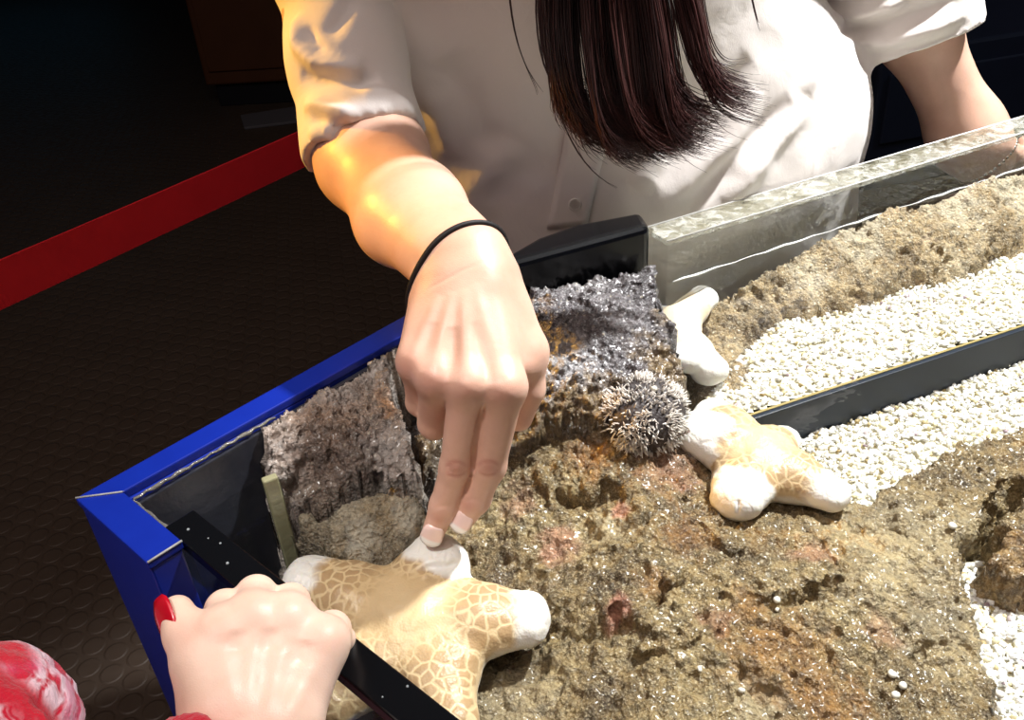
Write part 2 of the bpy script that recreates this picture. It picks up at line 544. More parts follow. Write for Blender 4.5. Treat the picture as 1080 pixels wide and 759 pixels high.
# background furniture --------------------------------------------------------
def cabinet_box(name, c, yaw, size, mat, label, cat, plinth):
    root = empty(name, (c[0], c[1], 0)); tag(root, label, cat)
    Rz = np.array([[math.cos(yaw), -math.sin(yaw)], [math.sin(yaw), math.cos(yaw)]])
    def rect(w, d, off=(0, 0)): return [Rz @ (np.array([x, y]) + off) + c[:2] for x, y in ((-w, -d), (w, -d), (w, d), (-w, d))]
    w, d, h = size[0] / 2, size[1] / 2, size[2]
    m = MB(); m.prism(rect(w - .03, d - .03), 0, .1); m.build('plinth', M['wall'], root, bevel=.004)
    m = MB(); m.prism(rect(w, d), .1, h); m.build('body', mat, root, bevel=.01)
    m = MB(); m.prism(rect(w - .03, .006, (0, -d - .006)), .16, h - .06); m.build('front_panel', mat, root, bevel=.004)
    return root
cabinet_box('display_cabinet', np.array([-.72, 4.15]), -.06, (1.0, .5, 1.9), M['brown'], 'tall dark brown cabinet standing far behind the red barrier belt', 'cabinet', 1)
cabinet_box('display_plinth', np.array([2.62, 4.5]), .1, (.9, .6, 1.2), M['brown'], 'brown display plinth in the top right corner of the dark background', 'plinth', 1)
cabinet_box('navy_bench', np.array([1.75, 2.9]), .25, (1.5, .5, .42), M['navy'], 'low navy bench in the dark behind the resting bare forearm', 'bench', 1)
m = MB(); m.prism([PZ(254, 124, 0)[:2], PZ(330, 112, 0)[:2], PZ(330, 128, 0)[:2], PZ(258, 137, 0)[:2]], 0, .012)
tag(m.build('floor_mat', simple('grey_mat', (96, 94, 100), .8, bump=.5, bscale=90), bevel=.003), 'pale grey floor mat at the foot of the brown cabinet', 'mat')
root = empty('aquarium_window', (-3.6, 7.96, .6)); tag(root, 'dim blue lit aquarium window on the far dark wall', 'aquarium')
m = MB(); m.box((-5.2, 7.93, .5), (-3.05, 7.97, 1.9)); m.build('glass_pane', M['glow'], root)
m = MB()
for lo, hi in (((-5.3, 7.9, .4), (-2.95, 8, .5)), ((-5.3, 7.9, 1.9), (-2.95, 8, 2.0)), ((-5.3, 7.9, .5), (-5.2, 8, 1.9)), ((-3.05, 7.9, .5), (-2.95, 8, 1.9))): m.box(lo, hi)
m.build('window_surround', M['black'], root, bevel=.01)

# barrier belt ---------------------------------------------------------------
tb = NT('red_webbing'); vb = tb.obj()
wv = tb.n('ShaderNodeTexWave'); tb.l(vb, wv.inputs['Vector']); wv.inputs['Scale'].default_value = 260; wv.bands_direction = 'Z'
tb.bsdf(Base_Color=tb.mix(tb.noise(vb, 25), lin((232, 32, 48)), lin((208, 24, 38))), Roughness=.6, Normal=tb.bump(wv.outputs['Fac'], .3, .0006)); M['belt'] = tb.m
Pa, Pb = PZ(0, 318, .70), PZ(320, 172, .70)
dirb = (Pb - Pa) / np.linalg.norm(Pb - Pa)
S0, S1 = Pa - dirb * .75, Pb + dirb * .42
root = empty('barrier_belt', (S0[0], S0[1], 0)); tag(root, 'red retractable barrier belt stretched across the dark floor at left', 'barrier')
nb = np.array([-dirb[1], dirb[0], 0]) * .0012
L = 40; V = []; 
for i in range(L + 1):
    p = S0 + (S1 - S0) * i / L; sag = -.012 * (1 - (2 * i / L - 1) ** 2)
    for q, z in ((p - nb, .70), (p + nb, .70), (p + nb, .748), (p - nb, .748)): V.append((q[0], q[1], z + sag + .004))
F = []
for i in range(L):
    for k in range(4): F.append((4 * i + k, 4 * i + (k + 1) % 4, 4 * i + 4 + (k + 1) % 4, 4 * i + 4 + k))
F += [(3, 2, 1, 0), (4 * L, 4 * L + 1, 4 * L + 2, 4 * L + 3)]
mk('belt', V, F, M['belt'], root, smooth=False)
for Q in (S0, S1):
    m = MB(); m.tube([(Q[0], Q[1], .0), (Q[0], Q[1], .012), (Q[0], Q[1], .03)], [.15, .15, .05], 32)
    m.build('post_base', M['black'], root, smooth=False)
    m = MB(); m.tube([(Q[0], Q[1], .02), (Q[0], Q[1], .8), (Q[0], Q[1], .8), (Q[0], Q[1], .82)], [.03, .03, .034, .03], 24); m.build('post', M['black'], root, smooth=False)

# ------------------------------------------------------------------ the touch tank
ZR = .78; ZW = .74; ZF = .60
A = PZ(82, 525, ZR)[:2]
u = np.array([.6963, .7178]); vv = np.array([u[1], -u[0]])
Cc = PZ(680, 240, ZR)[:2]; Dd = PZ(1080, 122, ZR)[:2]; w = (Dd - Cc) / np.linalg.norm(Dd - Cc); wn = np.array([w[1], -w[0]])
# corner K where the line through A along u meets the line through C along w
s_ = np.linalg.solve(np.array([u, -w]).T, Cc - A); K = A + u * s_[0]
Dx = Cc + w * 1.15; LF = .60; Fx = A + vv * LF
def UV(a, b): return A + u * a + vv * b
CW = .019          # width of the cap
PT = .0335         # thickness of the back sheet
tank = empty('touch_tank', (0.2, .5, 0)); tag(tank, 'blue framed touch tank with clear acrylic sides holding rocks, gravel and shallow water', 'tank')
# cabinet below the tank floor
ins = [UV(.004, .004), K + u * .0 + vv * .004, Dx - w * .01 + wn * .004, Fx + u * .004]
m = MB(); m.prism([UV(.003, .0775), UV(.003, .0775) + u * .001, K + vv * .003, Dx + wn * .003, Fx + u * .003], 0.0, ZF); m.build('cabinet', M['blue'], tank, bevel=.002)
m = MB(); m.prism([UV(.02, .02), K + vv * .01 - u * .01, Dx + wn * .03, Fx + u * .02], ZF, ZF + .01); m.build('tank_bottom', M['liner'], tank)
# corner post down to the floor
m = MB(); m.prism([UV(0, 0), UV(0, .0793), UV(.0185, .0793), UV(.0185, .03), UV(.0185, .0185)], 0, .7745); m.build('corner_post', M['blue'], tank, bevel=.0012)
m = MB(); m.prism([UV(0, 0), UV(.0185, .0185), UV(s_[0] - .02, .0185), K], 0, .7745); m.build('side_panel', M['blue'], tank, bevel=.0008)
# mitred cap
m = MB(); m.prism([UV(-.001, -.001), UV(.0195, .0165), UV(.0195, .0803), UV(-.001, .0803)], .7745, .78); m.build('front_cap', M['blue'], tank, bevel=.0009)
m = MB(); m.prism([UV(-.001, -.001), K + u * .0, K + vv * .022, UV(.0195, .0165)], .7745, .7803); m.build('side_cap', M['blue'], tank, bevel=.0009)
m = MB(); m.tube([tuple(UV(-.0008, -.0008)) + (.7802,), tuple(UV(.019, .0165)) + (.7803,)], .0006, 6); m.build('seam_highlight', M['silver'], tank, smooth=True)  # silver tubes paint the highlight on the cap's mitre and end edge
m = MB(); m.tube([tuple(UV(-.0005, .0802)) + (.780,), tuple(UV(.0195, .0802)) + (.780,)], .0007, 6); m.build('seam_highlight', M['silver'], tank, smooth=True)
# inner lining of the corner
m = MB(); m.prism([UV(.019, .019), UV(.019, .0585), UV(.023, .0585), UV(.023, .023), UV(s_[0] - .02, .023), UV(s_[0] - .02, .019)], ZF, .772); m.build('corner_lining', M['liner'], tank, bevel=.001)
m = MB(); bead = [tuple(UV(.0215 + .0006 * math.sin(i * 1.7), b_)) + (.7745,) for i, b_ in enumerate(np.linspace(.079, .022, 14))] + [tuple(UV(a_, .0215 + .0008 * math.sin(i * 2.3))) + (.7755,) for i, a_ in enumerate(np.linspace(.022, .12, 26))]
m.tube(bead, [.0007 + .0009 * abs(math.sin(i * 2.9) * math.sin(i * .8)) for i in range(len(bead))], 8); m.build('sealant_bead', simple('wet_sealant', (120, 118, 112), .12, .7, bump=.8, bscale=260, bdist=.002, var=.6, vscale=160), tank, smooth=True)
# wet ledge of black sealant around the inside of the corner
# front pane; its clear top edge is painted black for the dark it mirrors
f0, f1 = .0205, .0385
m = MB(); m.prism([UV(f0, .0585), UV(f1, .0585), UV(f1, LF), UV(f0, LF)], ZF, .770); m.build('front_pane', M['acrylic'], tank)
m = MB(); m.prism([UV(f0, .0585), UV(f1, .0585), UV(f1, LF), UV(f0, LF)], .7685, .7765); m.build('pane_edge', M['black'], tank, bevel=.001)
dr = MB()
for i in range(20):
    a = rng.uniform(f0 + .002, f1 - .002); b_ = rng.uniform(.07, .34); r = rng.choice([.0005, .0007, .0009, .0012], p=[.4, .35, .2, .05])
    p = UV(a, b_); n0 = 8
    V = [(p[0], p[1], .7765 + r * .8)]; F = []
    for k in range(n0):
        t_ = 2 * math.pi * k / n0; V.append((p[0] + r * math.cos(t_) * .75, p[1] + r * math.sin(t_) * .75, .7765 + r * .5))
    for k in range(n0):
        t_ = 2 * math.pi * k / n0; V.append((p[0] + r * math.cos(t_), p[1] + r * math.sin(t_), .7764))
    for k in range(n0):
        F.append((0, 1 + k, 1 + (k + 1) % n0)); F.append((1 + k, 1 + n0 + k, 1 + n0 + (k + 1) % n0, 1 + (k + 1) % n0))
    dr.add(V, F)
M['drop'] = simple('water_drop', (210, 220, 225), .05, .8, Transmission_Weight=.6, IOR=1.33)
o = dr.build('water_droplets', M['drop'], tank, smooth=True); o['kind'] = 'stuff'; o['label'] = 'tiny water droplets on the black edge'
# back sheet
m = MB(); m.prism([Cc, Cc + wn * PT, Dx + wn * PT, Dx], ZF, .7785); m.build('back_pane', M['acrylic'], tank)
m = MB(); m.prism([Cc, Cc + wn * PT, Dx + wn * PT, Dx], .7755, .78); m.build('pane_edge', M['edge'], tank, bevel=.0008)
M['edgeline'] = simple('edge_glint', (232, 234, 232), .15, .6)  # white tubes paint the bright outlines of the clear sheet's top
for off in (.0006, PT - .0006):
    q0, q1 = Cc + wn * off, Dx + wn * off; m = MB(); m.tube([tuple(q0) + (.7800,), tuple((q0 + q1) / 2) + (.7800,), tuple(q1) + (.7800,)], .0008, 6); m.build('edge_glint', M['edgeline'], tank, smooth=True)
# right closing wall
m = MB(); m.prism([Fx, Fx + u * .03 , Dx + wn * PT - w * .03, Dx], 0, .78); m.build('end_wall', M['blue'], tank, bevel=.002)
# black corner casing
b0 = PZ(676, 213, .805)[:2]; b1 = PZ(534, 264, .80)[:2]
poly = [PZ(538, 286, .79)[:2], PZ(686, 246, .79)[:2], b0, PZ(606, 232, .80)[:2], PZ(566, 246, .80)[:2], b1]
m = MB(); m.prism(poly, ZF, .797); m.build('corner_casing', M['black'], tank, bevel=.006, seg=3)
# divider sheet on the gravel
g0 = PZ(760, 446, .688)[:2]; g1 = PZ(1084, 340, .688)[:2]; gd = (g1 - g0) / np.linalg.norm(g1 - g0); gn = np.array([gd[1], -gd[0]])
g1 = g0 + gd * .70
div = MB(); div.prism([g0, g0 + gn * .006, g1 + gn * .006, g1], ZF, .687)
M['divider'] = simple('dark_acrylic', (30, 38, 50), .42, .25, bump=.03, bscale=40, bdist=.001)
root = div.build('divider_sheet', M['divider'], None, bevel=.0006); tag(root, 'dark upright sheet dividing the two white gravel beds at right', 'divider')
m = MB(); m.prism([g0 - gn * .0002, g0 + gn * .0022, g1 + gn * .0022, g1 - gn * .0002], .687, .6878); m.build('lit_edge', simple('lit_edge_paint', (150, 134, 84), .4), root)  # yellowish strip paints the light caught on the sheet's top edge
# glass strip standing in the corner water
p0 = PZ(276, 506, .757)[:2]; p1 = PZ(292, 500, .757)[:2]; dd = (p1 - p0); nd = np.array([-dd[1], dd[0]]); nd = nd / np.linalg.norm(nd) * .003
m = MB(); m.prism([p0 - nd, p1 - nd, p1 + nd, p0 + nd], .66, .757)
tag(m.build('glass_strip', M['greenglass'], None, bevel=.0012), 'upright greenish glass strip beside the left rock and dark corner', 'glass strip')

# water
m = MB(); wat = [UV(.0233, .0233), UV(.0233, .058), UV(f1, .058), UV(f1, LF - .002), Dx + wn * (PT + .0005) - w * .032, Cc + wn * (PT + .0005), PZ(690, 262, .74)[:2], PZ(540, 300, .74)[:2], UV(s_[0] - .05, .0233)]
V = [(p[0], p[1], ZW) for p in wat]
wo = mk('water', V, [tuple(range(len(V)))], M['water'], smooth=False); tag(wo, 'clear shallow water with faint ripples filling the touch tank', 'water', kind='stuff')

m = MB(); ml = [Cc + wn * (PT + .0012) + w * a_ for a_ in np.linspace(.006, 1.0, 90)]  # white tube paints the glint where water meets the back pane
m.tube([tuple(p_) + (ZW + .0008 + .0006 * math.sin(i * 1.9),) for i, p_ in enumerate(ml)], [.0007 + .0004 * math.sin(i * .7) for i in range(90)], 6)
o = m.build('meniscus_glint', M['edgeline'], wo, smooth=True); o['label'] = 'painted white glint of the water line along the clear back pane'

# ------------------------------------------------------------------ rocks
def tps(C, Q):
    C = np.asarray(C, float); P = C[:, :2]; z = C[:, 2]; n = len(C)
    def U(r): return np.where(r > 1e-9, r * r * np.log(np.maximum(r, 1e-9)), 0)
    Kk = U(np.linalg.norm(P[:, None] - P[None], axis=2)) + np.eye(n) * 2e-4
    Pm = np.hstack([np.ones((n, 1)), P]); Aa = np.zeros((n + 3, n + 3)); Aa[:n, :n] = Kk; Aa[:n, n:] = Pm; Aa[n:, :n] = Pm.T
    s = np.linalg.solve(Aa, np.concatenate([z, np.zeros(3)]))
    out = np.zeros(len(Q))
    for i in range(0, len(Q), 20000):
        q = Q[i:i + 20000]; out[i:i + 20000] = U(np.linalg.norm(q[:, None] - P[None], axis=2)) @ s[:n] + s[n] + q @ s[n + 1:]
    return out


def polyd(P, poly):
    """signed distance to a polygon, positive inside"""
    poly = np.asarray(poly); n = len(poly); ins = np.zeros(len(P), bool); d = np.full(len(P), 9.0)
    for i in range(n):
        a, b = poly[i], poly[(i + 1) % n]; ab = b - a
        t = np.clip(((P - a) @ ab) / (ab @ ab + 1e-12), 0, 1)
        d = np.minimum(d, np.linalg.norm(P - a - t[:, None] * ab, axis=1))
        c = ((a[1] > P[:, 1]) != (b[1] > P[:, 1]))
        xs = a[0] + (P[:, 1] - a[1]) / (b[1] - a[1] + 1e-15) * ab[0]
        ins ^= c & (P[:, 0] < xs)
    return np.where(ins, d, -d)


def rock(name, outline, ctrl, mat, res=.0016, edge=.02, ragged=.005, amp=.004, fine=.0016, base=ZF + .01, cracks=(), patches=(), steps=0, seed=0, power=.5, clip=None, zmax=None):
    O = np.array([PZ(*o)[:2] for o in outline]); Cn = np.array([[*PZ(*c)[:2], c[2]] for c in ctrl])
    lo, hi = O.min(0) - .01, O.max(0) + .01
    if clip is not None: O_c = clip
    nx, ny = (np.ceil((hi - lo) / res)).astype(int) + 1
    X, Y = np.meshgrid(lo[0] + res * np.arange(nx), lo[1] + res * np.arange(ny), indexing='ij')
    P = np.stack([X.ravel(), Y.ravel()], 1); P3 = np.column_stack([P, np.full(len(P), seed * 3.7)])
    e = polyd(P, O) + ragged * fbm(P3 * 45, 4)
    ec = polyd(P, clip) if clip is not None else np.ones(len(P))
    top = tps(Cn, P)
    n1 = fbm(P3 * 28 + 5, 5, .55); rd = 1 - np.abs(fbm(P3 * 40 + 31, 3)) * 2
    wb, ws = worley(P3 * 75 + 11 + .3 * np.stack([n1, n1, n1], 1))
    top = top + amp * n1 + amp * .5 * rd + fine * 1.4 * (.5 - wb) * 2
    top = top + fine * fbm(P3 * 190, 4, .6)
    wb2, _ = worley(P3 * 260 + 3); top = top + fine * .6 * (.45 - wb2)
    def ground(x, y):
        z = ctrl[0][2]
        for _ in range(6): z = .5 * z + .5 * float(tps(Cn, PZ(x, y, z)[None, :2])[0])
        return PZ(x, y, z)[:2]
    for line, wd, dp in cracks:
        Lw = [np.array([*ground(x, y), 0]) for x, y in line]
        d, t_ = pdist(np.column_stack([P, np.zeros(len(P))]), Lw)
        top = top - dp * np.exp(-((d + .0012 * fbm(P3 * 120, 3)) / wd) ** 2)
    if zmax is not None: top = zmax - np.logaddexp(0, (zmax - top) / .0015) * .0015 if False else np.minimum(top, zmax + (top - zmax) * .08 * (top > zmax))
    s = np.clip((e + .002) / edge, 0, 1) ** power
    Z = base + (top - base) * s
    at = {k: np.zeros(len(P)) for k in ('pale', 'pink', 'ochre', 'dark', 'moss')}
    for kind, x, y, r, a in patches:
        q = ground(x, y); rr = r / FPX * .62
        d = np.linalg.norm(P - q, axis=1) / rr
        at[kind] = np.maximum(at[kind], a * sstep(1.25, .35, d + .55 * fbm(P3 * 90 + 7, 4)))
    keep = ((e > -2 * res) & (ec > -.0002)).reshape(nx, ny)
    idx = np.arange(nx * ny).reshape(nx, ny)
    q = keep[:-1, :-1] & keep[1:, :-1] & keep[1:, 1:] & keep[:-1, 1:]
    F = np.stack([idx[:-1, :-1][q], idx[1:, :-1][q], idx[1:, 1:][q], idx[:-1, 1:][q]], 1)
    used = np.unique(F); mp = np.full(nx * ny, -1); mp[used] = np.arange(len(used))
    V = np.column_stack([P, Z])[used]; F = mp[F]
    # roughen sideways too so that steep faces are craggy
    N = vnormals(V, F); steep = sstep(.9, .45, N[:, 2])
    k = fine * 1.8 * fbm(V * 110, 4, .6) + amp * .6 * fbm(V * 40 + 9, 3)
    wb3, _ = worley(V * 130); k = k + fine * 1.5 * (.45 - wb3)
    V = V + N * (k * (.25 + steep))[:, None]
    if clip is not None:
        e2 = polyd(V[:, :2], clip)
    # close the underside
    E = np.concatenate([F[:, [0, 1]], F[:, [1, 2]], F[:, [2, 3]], F[:, [3, 0]]]); key = np.sort(E, 1)
    _, inv, cnt = np.unique(key[:, 0] * len(V) + key[:, 1], return_inverse=True, return_counts=True)
    be = E[cnt[inv] == 1]; n0 = len(V); bv = np.unique(be); mb = np.full(n0, -1); mb[bv] = n0 + np.arange(len(bv))
    low = V[bv].copy(); low[:, 2] = base - .001
    Fs = np.stack([be[:, 1], be[:, 0], mb[be[:, 0]], mb[be[:, 1]]], 1)
    V = np.concatenate([V, low]); F = np.concatenate([F, Fs])
    ats = {k: np.concatenate([a[used], np.zeros(len(bv))]) for k, a in at.items()}
    return mk(name, V, F, mat, attrs=ats)


# clip polygon: the inside of the tank
TIN = np.array([UV(.024, .0235), UV(.024, .058), UV(f1 + .001, .06), UV(f1 + .001, LF - .01), Dx + wn * (PT + .001) - w * .04, Cc + wn * (PT + .001), PZ(690, 262, .74)[:2], PZ(540, 300, .74)[:2], UV(s_[0] - .03, .0235)])

R4 = rock('reef_rock',
    [(432, 540, .70), (462, 492, .71), (530, 452, .73), (600, 420, .735), (660, 400, .735), (730, 415, .725), (752, 452, .705), (800, 462, .69), (850, 500, .69), (905, 516, .69), (955, 486, .69),
     (1015, 462, .69), (1080, 440, .69), (1150, 420, .69), (1330, 380, .69), (1400, 480, .69), (1150, 520, .68), (1075, 520, .68), (1040, 560, .68), (1022, 606, .68), (1030, 640, .68), (1052, 690, .68), (1064, 740, .68), (1090, 850, .68),
     (1000, 1150, .68), (640, 1150, .68), (470, 860, .68), (440, 740, .68), (380, 680, .68), (390, 610, .68)],
    [(450, 540, .692), (500, 545, .694), (540, 500, .712), (600, 450, .730), (650, 425, .732), (700, 440, .724), (735, 450, .716), (560, 560, .695), (640, 500, .716), (620, 540, .698), (700, 500, .712), (760, 490, .692),
     (600, 610, .694), (660, 640, .699), (650, 700, .69), (560, 700, .672), (500, 720, .668), (420, 660, .668), (720, 580, .708), (780, 560, .699), (850, 560, .694), (900, 540, .687), (800, 630, .698), (760, 690, .696),
     (850, 700, .690), (930, 600, .697), (980, 540, .693), (1040, 490, .688), (950, 680, .690), (1000, 640, .690), (1000, 740, .684), (700, 800, .69), (900, 820, .684), (1120, 460, .688), (1300, 430, .688), (800, 1050, .684)],
    M['rock'], res=.0013, edge=.012, amp=.0042, fine=.0019, clip=TIN, seed=1,
    cracks=[([(594, 524), (625, 528), (652, 518)], .004, .012), ([(618, 668), (640, 660), (662, 655)], .005, .014), ([(672, 692), (705, 688), (735, 676)], .0022, .008),
            ([(795, 634), (830, 632), (866, 626), (880, 616)], .0035, .011), ([(690, 628), (720, 608)], .003, .008), ([(965, 694), (1000, 672)], .002, .006), ([(930, 500), (975, 484), (1010, 476)], .0025, .007),
            ([(590, 655), (560, 672), (520, 690)], .008, .008), ([(790, 720), (800, 735)], .004, .008), ([(735, 560), (760, 575), (790, 580)], .004, .006), ([(700, 610), (690, 640)], .003, .006), ([(850, 560), (885, 600)], .003, .005)],
    patches=[('pink', 590, 576, 24, .5), ('pink', 652, 640, 14, .7), ('pink', 656, 540, 9, .7), ('pink', 705, 492, 40, .3), ('pink', 860, 584, 20, .35), ('pink', 755, 652, 16, .3), ('pink', 930, 665, 18, .25), ('pink', 545, 530, 18, .35),
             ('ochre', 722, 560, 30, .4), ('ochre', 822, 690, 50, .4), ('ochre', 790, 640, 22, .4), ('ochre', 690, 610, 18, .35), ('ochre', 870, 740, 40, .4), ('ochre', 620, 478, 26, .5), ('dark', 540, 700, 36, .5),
             ('pale', 800, 740, 26, .5), ('pale', 900, 560, 40, .3), ('pale', 640, 560, 20, .4), ('pale', 540, 745, 50, .35), ('pale', 960, 570, 90, .35), ('pale', 1000, 660, 60, .3), ('pale', 930, 620, 40, .3)])
tag(R4, 'large brown crusted reef rock with pink patches filling the middle of the tank', 'rock')

R1 = rock('ledge_rock',
    [(226, 474, .76), (285, 415, .765), (345, 366, .765), (400, 330, .765), (440, 320, .765), (455, 372, .75), (414, 412, .755), (424, 450, .75), (446, 495, .745), (456, 518, .735), (420, 532, .725), (385, 545, .715), (345, 566, .705), (312, 572, .70), (294, 552, .70), (282, 510, .74), (262, 488, .755)],
    [(235, 472, .779), (250, 466, .778), (300, 425, .779), (350, 388, .779), (400, 352, .779), (420, 350, .778), (410, 390, .770), (350, 430, .769), (300, 470, .765), (400, 430, .764), (420, 470, .757), (330, 490, .757), (380, 480, .76), (290, 500, .755), (340, 530, .735), (380, 520, .745), (430, 500, .748), (440, 520, .738), (415, 530, .727), (330, 568, .702), (350, 550, .716)],
    M['rock_dry'], res=.0011, edge=.006, amp=.0045, fine=.0022, clip=TIN, seed=2, power=.7,
    cracks=[([(300, 497), (318, 500), (345, 494), (372, 502), (390, 516)], .003, .008), ([(366, 512), (385, 522), (392, 530)], .007, .016), ([(268, 480), (275, 495)], .002, .006), ([(345, 478), (360, 488)], .003, .006), ([(312, 425), (312, 430)], .003, .004)],
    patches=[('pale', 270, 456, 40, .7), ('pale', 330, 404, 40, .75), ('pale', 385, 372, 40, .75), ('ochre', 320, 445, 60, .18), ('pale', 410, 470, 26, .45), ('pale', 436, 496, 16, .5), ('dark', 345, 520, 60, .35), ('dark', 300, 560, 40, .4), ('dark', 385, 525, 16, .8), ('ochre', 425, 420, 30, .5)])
tag(R1, 'grey brown ledge rock beside the blue side rim at left of the hand', 'rock')

R2 = rock('boulder', [(310, 566, .71), (330, 552, .715), (372, 544, .72), (418, 530, .725), (452, 524, .725), (458, 548, .72), (440, 574, .715), (414, 600, .705), (376, 614, .70), (340, 604, .70)],
    [(335, 566, .718), (375, 556, .726), (420, 540, .730), (445, 536, .728), (350, 590, .710), (385, 590, .713), (412, 580, .716), (435, 558, .722), (372, 604, .704)], M['boulder'], res=.001, edge=.008, amp=.0035, fine=.0010, clip=TIN, seed=3,
    cracks=[([(340, 580), (380, 572), (420, 566)], .002, .004), ([(385, 585), (392, 600)], .002, .005)], patches=[('pale', 380, 572, 16, .7), ('pale', 430, 545, 16, .6)])
tag(R2, 'smooth grey brown boulder under the left ledge touching the left star arm', 'rock')

R3 = rock('ledge_rock',
    [(515, 330, .765), (560, 303, .765), (620, 296, .765), (688, 280, .765), (700, 322, .755), (716, 370, .745), (728, 410, .73), (712, 436, .72), (640, 448, .735), (570, 468, .73), (520, 488, .72), (470, 512, .71), (440, 500, .71), (430, 440, .72), (470, 400, .73), (520, 380, .75)],
    [(560, 312, .765), (620, 303, .766), (682, 288, .766), (690, 330, .762), (700, 370, .755), (580, 360, .766), (640, 370, .766), (560, 410, .757), (620, 412, .755), (680, 400, .750), (712, 400, .74), (700, 425, .733), (640, 432, .742), (560, 452, .736), (520, 470, .728), (480, 480, .715), (450, 470, .712), (470, 430, .72), (520, 400, .745)],
    M['rock_wet'], res=.0011, edge=.007, amp=.0028, fine=.0024, clip=TIN, seed=4, power=.6,
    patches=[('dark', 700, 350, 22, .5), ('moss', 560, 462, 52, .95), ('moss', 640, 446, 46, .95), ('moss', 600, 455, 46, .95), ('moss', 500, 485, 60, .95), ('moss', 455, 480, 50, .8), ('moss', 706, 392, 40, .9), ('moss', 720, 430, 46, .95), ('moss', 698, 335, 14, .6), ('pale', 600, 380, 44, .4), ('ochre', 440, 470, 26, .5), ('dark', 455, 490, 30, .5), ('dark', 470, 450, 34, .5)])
tag(R3, 'wet sparkling grey ledge rock behind the hand below the black corner casing', 'rock')

R5 = rock('bank_rock',
    [(690, 290, .72), (760, 266, .72), (860, 230, .72), (1000, 185, .72), (1090, 155, .72), (1200, 118, .72), (1420, 50, .72), (1420, 160, .68), (1200, 235, .68), (1100, 268, .68), (1040, 300, .68), (960, 320, .68), (890, 344, .68), (840, 350, .68), (802, 366, .68), (812, 398, .68), (788, 440, .68), (742, 440, .68), (712, 390, .69)],
    [(700, 306, .722), (760, 284, .730), (860, 250, .735), (1000, 204, .736), (1090, 176, .736), (860, 285, .715), (960, 262, .716), (1060, 232, .716), (780, 320, .700), (830, 335, .692), (900, 325, .690), (980, 300, .690), (1080, 262, .690), (760, 380, .685), (785, 415, .682), (1180, 180, .716), (1400, 110, .716), (740, 345, .688), (745, 420, .682)],
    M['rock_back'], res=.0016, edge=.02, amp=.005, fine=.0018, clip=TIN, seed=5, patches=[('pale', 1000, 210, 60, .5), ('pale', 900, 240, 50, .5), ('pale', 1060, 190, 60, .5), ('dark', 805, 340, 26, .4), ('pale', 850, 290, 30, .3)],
    cracks=[([(960, 245), (990, 268)], .003, .006), ([(1040, 215), (1050, 225)], .003, .005)])
tag(R5, 'long ochre rock bank along the foot of the clear back pane', 'rock')

R6 = rock('reef_rock', [(1038, 552, .69), (1070, 528, .69), (1130, 500, .69), (1180, 540, .69), (1170, 640, .68), (1082, 642, .68), (1052, 632, .68), (1030, 612, .68)],
    [(1050, 570, .698), (1080, 550, .70), (1070, 600, .696), (1060, 622, .688), (1120, 570, .70), (1140, 610, .694)], M['rock'], res=.0013, edge=.012, amp=.004, fine=.0016, clip=TIN, seed=6, patches=[('ochre', 1075, 600, 50, .25)])
tag(R6, 'brown rock at the right edge with dark hollow above white gravel', 'rock')

# ------------------------------------------------------------------ gravel
t = NT('white_gravel'); v = t.obj()
oi = t.attr('tone')
c = t.ramp(oi, [(0, (150, 128, 80)), (.07, (208, 198, 160)), (.2, (238, 237, 230)), (.85, (246, 247, 246)), (.97, (226, 220, 206)), (1, (150, 130, 140))])
t.bsdf(Base_Color=c, Roughness=.5, Normal=t.bump(t.noise(v, 900), .3, .0006)); M['gravel'] = t.m
ico = bpy.data.meshes.new('tmp')
import bmesh
bm = bmesh.new(); bmesh.ops.create_icosphere(bm, subdivisions=1, radius=1); IV = np.array([q.co for q in bm.verts]); IF = np.array([[q.index for q in f.verts] for f in bm.faces]); bm.free()


